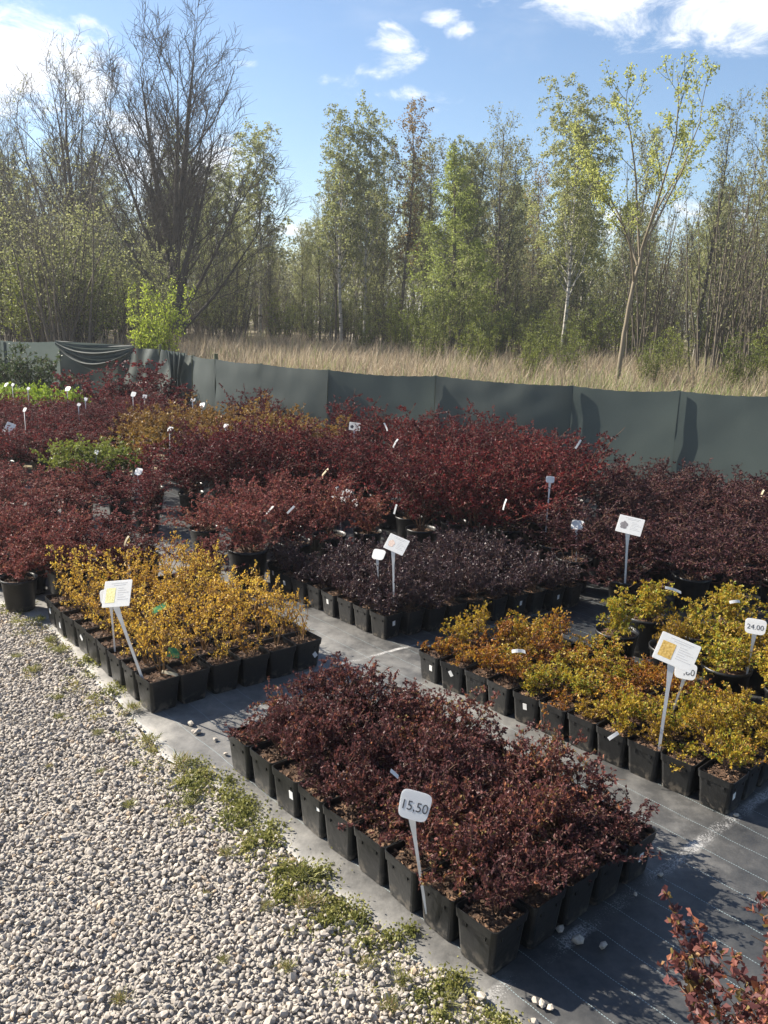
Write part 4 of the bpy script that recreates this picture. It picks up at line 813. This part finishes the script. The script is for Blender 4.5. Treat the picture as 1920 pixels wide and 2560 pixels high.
# ------------------------------------------------------------------ trees
class Tree:
    def __init__(s, seed): s.r = np.random.default_rng(seed); s.thick = []; s.thin = []; s.lp = []; s.ld = []
    def branch(s, p, d, length, r0, k=6, wander=.12, up=.0, r1=None, sides=5, thin=False):
        pts = [np.array(p, float)]; d = np.array(d, float); d /= np.linalg.norm(d); st = length/(k-1)
        for _ in range(k-1):
            d = d + s.r.normal(0, wander, 3); d[2] += up/(k-1); d /= np.linalg.norm(d); pts.append(pts[-1] + d*st)
        pts = np.array(pts); rad = np.linspace(r0, r0*.35 if r1 is None else r1, k); (s.thin if thin else s.thick).append((pts, rad, sides)); return pts, rad
    def kids(s, pts, rad, n, t0, ang, length, up, wander, rmul=.55, k=5, sides=3, thin=True, t1=1.0, lenfall=.5, minr=.0025):
        out = []; K = len(pts)-1; ga = s.r.uniform(0, 6.28)
        for i in range(n):
            t = t0 + (t1-t0)*(i + s.r.random())/n; f = t*K; i0 = min(int(f), K-1); p = pts[i0] + (pts[i0+1]-pts[i0])*(f-i0); rr = np.interp(f, np.arange(K+1), rad)
            ax = pts[i0+1]-pts[i0]; ax = ax/np.linalg.norm(ax); ga += 2.4 + s.r.normal(0,.4)
            ref = np.array([1,0,0]) if abs(ax[2]) > .8 else np.array([0,0,1.]); u = np.cross(ax, ref); u /= np.linalg.norm(u); v = np.cross(ax, u)
            a = ang*s.r.uniform(.7,1.25); d = ax*math.cos(a) + (u*math.cos(ga)+v*math.sin(ga))*math.sin(a)
            out.append(s.branch(p, d, length*s.r.uniform(.6,1.2)*(1-lenfall*t), max(rr*rmul, minr), k, wander, up, None, sides, thin))
        return out
    def leaf(s, br, n, t0=.15, jit=.03):
        for pts, rad in br:
            m = s.r.poisson(n)
            if not m: continue
            t = t0 + (1-t0)*s.r.random(m); f = t*(len(pts)-1); i0 = np.minimum(f.astype(int), len(pts)-2); q = pts[i0] + (pts[i0+1]-pts[i0])*(f-i0)[:,None]
            s.lp.append(q + s.r.normal(0, jit, (m,3))); s.ld.append(s.r.normal(size=(m,3)) + np.array([0,0,-.35]))
    def meshes(s, name, bark, leafm, size, width=.75, crown_bark=None):
        a = MB(); a.tubes(s.thick); tr = a.mesh(name+'_trunk', M[bark], True); b = MB(); mats = [M[crown_bark or bark]]
        if s.thin: b.tubes(s.thin)
        if s.lp:
            P = np.concatenate(s.lp); D = np.concatenate(s.ld); b.leaves(P, D, size*s.r.uniform(.6,1.3,len(P)), width, .2, m=1); mats.append(M[leafm])
        print(name, 'twigs', len(s.thin), 'leaves', 0 if not s.lp else len(P))
        return tr, b.mesh(name+'_crown', mats)
def bare_tree(seed, h, r, leaders, spread, leaf=None, nleaf=0, dens=1.0, twig=.0045):
    t = Tree(seed); tr, rd = t.branch((0,0,-.1), (0,0,1), h*.22, r, 6, .02, 0, r*.62, 10)
    L1 = []
    for i in range(leaders):
        az = 2*np.pi*(i*.382 + t.r.uniform(-.06,.06)); q = max(0, i-2)/(leaders-3); tl = spread*(.30 + .7*q) if i > 2 else .02 + .05*i
        f = (1.0 - .70*q)*5; i0 = min(int(f),4); p = tr[i0] + (tr[i0+1]-tr[i0])*(f-i0)
        L1.append(t.branch(p, (math.sin(tl)*math.cos(az), math.sin(tl)*math.sin(az), math.cos(tl)), h*(.80 - .05*min(i,2) if i < 3 else .66 - .12*q)*t.r.uniform(.95,1.03), r*((.56,.44,.36)[i] if i < 3 else .27 - .07*q), 12, .026, .0 if i < 3 else .30, .006, 7))
    for i, b in enumerate(L1):
        ln = np.linalg.norm(b[0][-1]-b[0][0])
        L2 = t.kids(*b, int((16 if i < 3 else 11)*dens), .16, .52, ln*.52, .40, .09, .36, 8, 4, False, lenfall=.42, minr=.008)
        for c in L2:
            L3 = t.kids(*c, int(9*dens), .12, .55, h*.115, .30, .12, .45, 6, 3, True, minr=twig)
            for d in L3:
                L4 = t.kids(*d, int(6*dens), .12, .6, h*.058, .15, .15, .75, 4, 3, True, minr=twig*.85)
                if leaf: t.leaf(L4, nleaf)
    return t
def birch(seed, h, r=.085, dens=1.0, droop=-1.2, nleaf=15, width=.22):
    t = Tree(seed); tr = t.branch((0,0,0), (t.r.normal(0,.02), t.r.normal(0,.02), 1), h, r, 12, .022, .03, .01, 8)
    L2 = t.kids(*tr, int(30*dens), .28, .62, h*width*1.25, .55, .08, .42, 7, 4, False, lenfall=.55)
    for c in L2:
        L3 = t.kids(*c, 6, .25, .7, h*.085, droop*.6, .12, .5, 5, 3, True, minr=.004); t.leaf(L3, nleaf)
        for d in L3: t.leaf(t.kids(*d, 3, .3, .7, h*.06, droop, .1, .6, 4, 3, True, minr=.003), nleaf*.8)
    return t
def larch(seed, h):
    t = Tree(seed); tr = t.branch((0,0,0), (0,0,1), h, .08, 12, .012, 0, .008, 7)
    for i in range(105):
        f = .04 + .95*(i + t.r.random())/105; p = np.array([np.interp(f*11, np.arange(12), tr[0][:,k]) for k in range(3)]); az = t.r.uniform(0,6.28); ln = h*.30*(1-f)**.8*t.r.uniform(.65,1.1) + .08
        b = t.branch(p, (math.cos(az), math.sin(az), .15+.3*f), ln, .014*(1-f)+.005, 6, .07, .12, None, 3, True); t.leaf([b], ln*75, .06, .04)
        c = t.kids(*b, 6, .2, .75, ln*.5, -.2, .1, .6, 4, 3, True, minr=.003); t.leaf(c, ln*32, .05, .04)
    return t
def coppice(seed, h, n, leafy=0., rad=.5):
    t = Tree(seed)
    for i in range(n):
        az = t.r.uniform(0,6.28); tl = abs(t.r.normal(0,.14)); b = t.branch((math.cos(az)*rad*t.r.random(), math.sin(az)*rad*t.r.random(), -.05), (math.sin(tl)*math.cos(az), math.sin(tl)*math.sin(az), 1), h*t.r.uniform(.55,1.05), h*.0048*t.r.uniform(.6,1.3), 9, .05, .12, .004, 5)
        c = t.kids(*b, 11, .22, .5, h*.2, .5, .1, .5, 5, 3, True, minr=.004)
        for d in c:
            e = t.kids(*d, 4, .2, .6, h*.075, .2, .14, .6, 4, 3, True, minr=.0032)
            if leafy: t.leaf(e, leafy)
    return t
def maple():
    t = Tree(77); P0 = np.array((3.99,15.0,.38))
    def line(pts, r0, r1, sides=7):
        pts = np.array(pts, float); n = 12; tt = np.linspace(0,1,len(pts)); q = np.stack([np.interp(np.linspace(0,1,n), tt, pts[:,k]) for k in range(3)], 1)
        for _ in range(2): q[1:-1] = (q[:-2] + 2*q[1:-1] + q[2:])/4
        q = q - P0 + t.r.normal(0,.012,q.shape)*np.linspace(0,1,n)[:,None]; rad = np.linspace(r0, r1, n); t.thick.append((q, rad, sides)); return q, rad
    line([(3.99,15,.33),(4.03,15.03,1.2),(4.08,15,2.0),(4.20,15,3.0)], .046, .034, 9)
    L = [line(p, .024, .005) for p in ([(4.20,15,2.95),(4.45,15.1,3.5),(4.78,15.2,4.2),(5.02,15.3,4.9),(5.10,15.3,5.78)], [(4.19,15,2.95),(4.32,14.7,3.8),(4.50,14.6,4.9),(4.40,14.6,5.75)], [(4.15,15,2.7),(3.95,15.3,3.3),(3.7,15.5,3.9),(3.3,15.8,4.35),(3.15,15.9,4.75)],
        [(4.17,15,2.85),(4.08,15.2,3.8),(3.98,15.3,4.6),(3.78,15.3,5.25),(3.74,15.3,5.6)], [(4.2,15,3.0),(4.55,15.6,3.7),(4.95,15.9,4.35),(5.45,16.1,5.05)], [(4.12,15,2.4),(3.9,14.6,3.0),(3.55,14.4,3.5),(3.0,14.3,3.95)])]
    for b in L:
        c = t.kids(*b, 8, .3, .6, .95, .5, .08, .5, 6, 3, True, minr=.006); t.leaf(c, 7, .3, .02); t.leaf([b], 10, .4, .02)
        for d in c: e = t.kids(*d, 4, .25, .6, .38, .3, .1, .6, 4, 3, True, minr=.005); t.leaf(e, 7, .3, .02)
    # flower bunches: several bracts at each node
    P = np.concatenate(t.lp); t.lp = [np.repeat(P, 4, 0) + t.r.normal(0,.032,(len(P)*4,3))]; t.ld = [t.r.normal(size=(len(t.lp[0]),3))]
    return t
TT = {}
TT['big'] = bare_tree(14, 7.7, .24, 14, .62, twig=.006).meshes('bare_tree', 'bark', None, .05)
TT['bare2'] = bare_tree(8, 7.5, .19, 10, .8, True, .35, .95, .0055).meshes('bare_tree', 'bark', 'greyleaf', .05)
TT['birchA'] = birch(21, 7.0, .07, 1.2, -1.2, 15, .27).meshes('birch', 'bark_birch', 'birchleaf', .065, crown_bark='bark_grey')
TT['birchB'] = birch(22, 7.0, .06, 1.1, -1.2, 14, .25).meshes('birch', 'bark_birch', 'birchleaf', .065, crown_bark='bark_grey')
TT['birchC'] = birch(25, 7.6, .065, 1.8, -1.5, 21, .36).meshes('birch', 'bark_birch', 'birchleaf', .060, crown_bark='bark_grey')
TT['larch'] = larch(31, 5.7).meshes('larch', 'bark_grey', 'larchleaf', .06, .55)
TT['rust'] = birch(33, 7.0, .075, .9, .4, 7.0, .17).meshes('young_tree', 'bark_grey', 'rustleaf', .065)
TT['greyA'] = birch(35, 6.6, .07, 1.0, .5, 4.5, .2).meshes('young_tree', 'bark', 'greyleaf', .05)
TT['greyB'] = birch(36, 6.6, .06, 1.1, .6, 7., .18).meshes('young_tree', 'bark_grey', 'greyleaf', .062)
TT['copA'] = coppice(41, 5.2, 17, 1.8).meshes('coppice', 'bark_grey', 'greyleaf', .05)
TT['copB'] = coppice(42, 4.0, 15, 5., .6).meshes('coppice', 'bark', 'birchleaf', .05)
TT['copC'] = coppice(43, 3.0, 16, 6., .5).meshes('coppice', 'bark', 'grass_green', .05)
TT['bush'] = coppice(44, 1.75, 26, 9.0, .22).meshes('bush', 'bark_grey', 'bushleaf', .036, .55)
TT['maple'] = maple().meshes('maple', 'bark_pale', 'mapleflower', .042, .8, 'bark')

def tree(name, key, x, y, label, group=None, sc=1., rz=0., z=None, cat='tree', sx=1.):
    r_ = empty(name, (x, y, float(ground_z(x, y)) - .03 if z is None else z), rz, (sc*sx, sc*sx, sc)); tag(r_, label, cat, group)
    tr, cr = TT[key]; link('trunk' if cat == 'tree' else 'stems', tr, r_); c = link('crown' if cat == 'tree' else 'foliage', cr, r_)
    return r_
tree('bare_tree', 'big', -5.95, 24, 'tall dark bare tree with many upright limbs, the tallest behind the fence', sc=1.0, rz=.6, sx=1.25)
tree('bare_tree', 'bare2', -10.3, 28, 'bare dark tree with spreading crown left of the tallest tree', sc=1.05, rz=2.1, sx=1.2)
tree('bare_tree', 'bare2', -13.6, 31, 'second bare tree half hidden in greenish thicket at the far left', sc=.95, rz=4.1)
tree('birch_tree', 'birchA', -1.70, 30, 'slender white stemmed birch beside its twin at the edge of the clearing', 'twin birches', 1.0, .3)
tree('birch_tree', 'birchB', -.95, 30.6, 'slender white stemmed birch beside its twin at the edge of the clearing', 'twin birches', 1.02, 1.3)
tree('birch_tree', 'birchB', -2.3, 32.5, 'shorter birch tucked behind the twin white birches', None, .92, 3.3)
tree('birch_tree', 'birchC', 4.75, 24, 'tall drooping birch with pale grey green foliage behind the flowering maple', None, .83, .8, sx=1.1)
tree('birch_tree', 'birchA', -5.0, 33, 'pale green birch between the tallest bare tree and the clearing', None, .98, 2.8, sx=1.15)
tree('birch_tree', 'birchB', -6.6, 34.5, 'pale green birch seen through the limbs of the tallest bare tree', None, .85, 4.4)
tree('larch_tree', 'larch', 1.70, 24, 'bright green conical larch standing in the dry grass edge', None, 1.0)
tree('young_tree', 'rust', .25, 29, 'thin tree with rusty orange young leaves between birches and larch', None, 1.03, .4)
tree('young_tree', 'greyA', 3.3, 27, 'grey bare tree with curving stem between the larch and drooping birch', None, 1.0, .9)
tree('young_tree', 'greyB', 2.5, 29, 'thin budding tree close behind the larch', None, .93, 2.2)
tree('maple_tree', 'maple', 3.99, 15.0, 'young leaning maple with yellow green flower bunches on tan trunk', None, .95, z=.38)
tree('young_tree', 'greyA', 9.2, 26, 'dark budding tree among the coppice stems behind the right stretch of fence', None, 1.05, 3.9)
tree('young_tree', 'greyB', 10.4, 24.5, 'bare budding tree at the end of the coppice row', None, 1.05, 5.0)
tree('young_tree', 'greyB', 7.4, 27, 'budding tree between the maple and coppice stems', None, .95, 1.0)
tree('leafy_bush', 'bush', -3.95, 14.3, 'bright yellow green leafy bush just behind the net fence', cat='shrub', sc=1.08, sx=.9)
for x, y, s, a in ((6.6,17.5,1.0,0),(7.7,18.5,1.05,1),(8.7,17.6,.98,2),(9.7,19,1.05,3),(5.8,20,.95,4),(10.9,20,1.1,5)):
    tree('coppice_shrub', 'copA', x, y, 'tall clump of thin leaning coppice stems behind the fence', 'coppice clumps', s, a, cat='shrub')
for x, y, s, a, k in ((1.2,21.5,.62,0,'copC'),(2.1,20.5,.5,1,'copC'),(4.0,21,.5,2,'copC'),(3.1,19,.42,4,'copC'),(.6,22,.45,5,'copC'),(7.0,16,.42,2,'copC'),(5.5,17,.4,3,'copC'),(-.6,23,.4,1,'copC'),(2.6,15.5,.34,1,'copC'),(1.6,16.5,.38,3,'copC'),(3.4,16.5,.36,5,'copC'),(4.7,15.2,.34,0,'copC'),(5.9,14.6,.36,2,'copC'),(6.8,14.2,.4,4,'copC'),(.8,18.5,.42,3,'copC'),(7.6,15,.45,1,'copC')):
    tree('green_bush', k, x, y, 'low green bush growing out of the dry grass', 'low green bushes in the grass', s, a, cat='shrub', sx=1.3)
random.seed(31)
for k in range(26):
    y = random.uniform(16.5, 25); x = random.uniform(-.56, -.27)*y
    tree('thicket_bush', random.choice(['copB','copC','copA']), x, y, 'bushy thicket clump on the bank beyond the sagging net', 'thicket beyond the sagging net', random.uniform(.5,.95), random.uniform(0,6), cat='shrub', sx=1.3)
for x, y, sz in ((.2,23.5,.55),(2.6,22.5,.6),(5.2,22,.6),(6.2,23,.7),(8.4,22,.7),(3.6,23.4,.6),(-2.2,26,.5),(1.4,23,.7)):
    tree('edge_shrub', random.choice(['copB','copC']), x, y, 'leafy shrub at the grassy edge of the wood', 'shrubs at the wood edge', sz, random.uniform(0,6), cat='shrub', sx=1.3)
# the wood behind: individual young trees on a jittered grid, denser toward the sides, a dip at the clearing
random.seed(5); cnt = 0
for row, (y0, st) in enumerate(((27.5,1.4),(31,1.3),(35,1.35),(40,1.6),(46,1.9))):
    x = -.66*y0 - 1
    while x < .64*y0 + 1:
        px = x + random.uniform(-.4,.4); y = y0 + random.uniform(-1.3,1.3); b = px/y
        gap = math.exp(-((b + .115)/.05)**2)
        key = random.choice(['greyA','greyB','birchA','birchB','birchA','copA','copB','rust' if random.random() < .25 else 'greyB'])
        base = .86 + .10*math.sin(b*9+1) + (.10 if b < -.25 else 0) + (.08 if b > .25 else 0)
        s = base*random.uniform(.75,1.05)*(1 - .34*gap)*(y/31)**.55
        if row == 0 and (gap > .3 or random.random() < .35): x += st; continue
        if key.startswith('cop'):
            tree('coppice_shrub', key, px, y, 'multi stemmed shrub with sparse leaf in the wood behind', 'multi stemmed shrubs in the wood', s*1.15, random.uniform(0,6), cat='shrub')
        elif key.startswith('birch'): tree('birch_tree', key, px, y, 'pale stemmed birch in the young wood behind', 'birches in the wood', s, random.uniform(0,6))
        else: tree('young_tree', key, px, y, 'thin budding tree in the young wood behind', 'thin trees in the wood', s, random.uniform(0,6))
        cnt += 1; x += st*random.uniform(.8,1.2)
print('wood trees', cnt)
# scrub at the foot of the wood
n = 0
for k in range(110):
    y = random.uniform(25.5, 40); x = random.uniform(-.56, .56)*y
    if abs(x/y + .03) < .10 and y < 29: continue
    tree('scrub_bush', random.choice(['copB','copC','copB','copA']), x, y, 'twiggy scrub bush at the foot of the wood', 'scrub at the foot of the wood', random.uniform(.45,.85), random.uniform(0,6), cat='shrub', sx=1.35); n += 1

# the far wood: too deep and dense to pick a tree out of
def far_wood():
    mb = MB(); r = np.random.default_rng(91); lines = []; P = []; 
    for k in range(860):
        y = r.uniform(50, 66); x = r.uniform(-.85,.85)*y; h = r.uniform(4.6,7.2)*(1 - .22*math.exp(-((x/y+.115)/.05)**2)); z0 = .38
        pts = np.array([(x + r.normal(0,.12)*q, y, z0 + h*q) for q in (0,.33,.66,1)]); lines.append((pts, np.array([.06,.045,.03,.01])*r.uniform(.7,1.3), 4))
        m = 380; q = r.random(m)**.8; w = (.45 + .75*np.sin(np.pi*q))*.9
        P.append(np.stack([x + r.normal(0,1,m)*w, y + r.normal(0,1,m)*w, z0 + h*q*1.02], 1))
    P = np.concatenate(P); mb.tubes(lines); mb.leaves(P, r.normal(size=P.shape), r.uniform(.08,.17,len(P)), .8, .2, m=1)
    tag(link('far_wood', mb.mesh('far_wood', [M['bark'], M['greyleaf']])), 'hazy mass of far young woodland closing the view behind the trees', 'woodland', kind='stuff')
far_wood()

# the spring haze that pales the wood
def haze():
    mb = MB(); mb.box((-404,-404,-1.1), (404,404,10.8)); m, nt, N, L = newmat('haze'); v = N.new('ShaderNodeVolumePrincipled'); v.inputs['Color'].default_value = (.93,.95,1,1); v.inputs['Density'].default_value = .0013; v.inputs['Anisotropy'].default_value = .35
    o = N.new('ShaderNodeOutputMaterial'); L.new(v.outputs[0], o.inputs['Volume']); tag(link('haze', mb.mesh('haze', m)), kind='stuff')
haze()
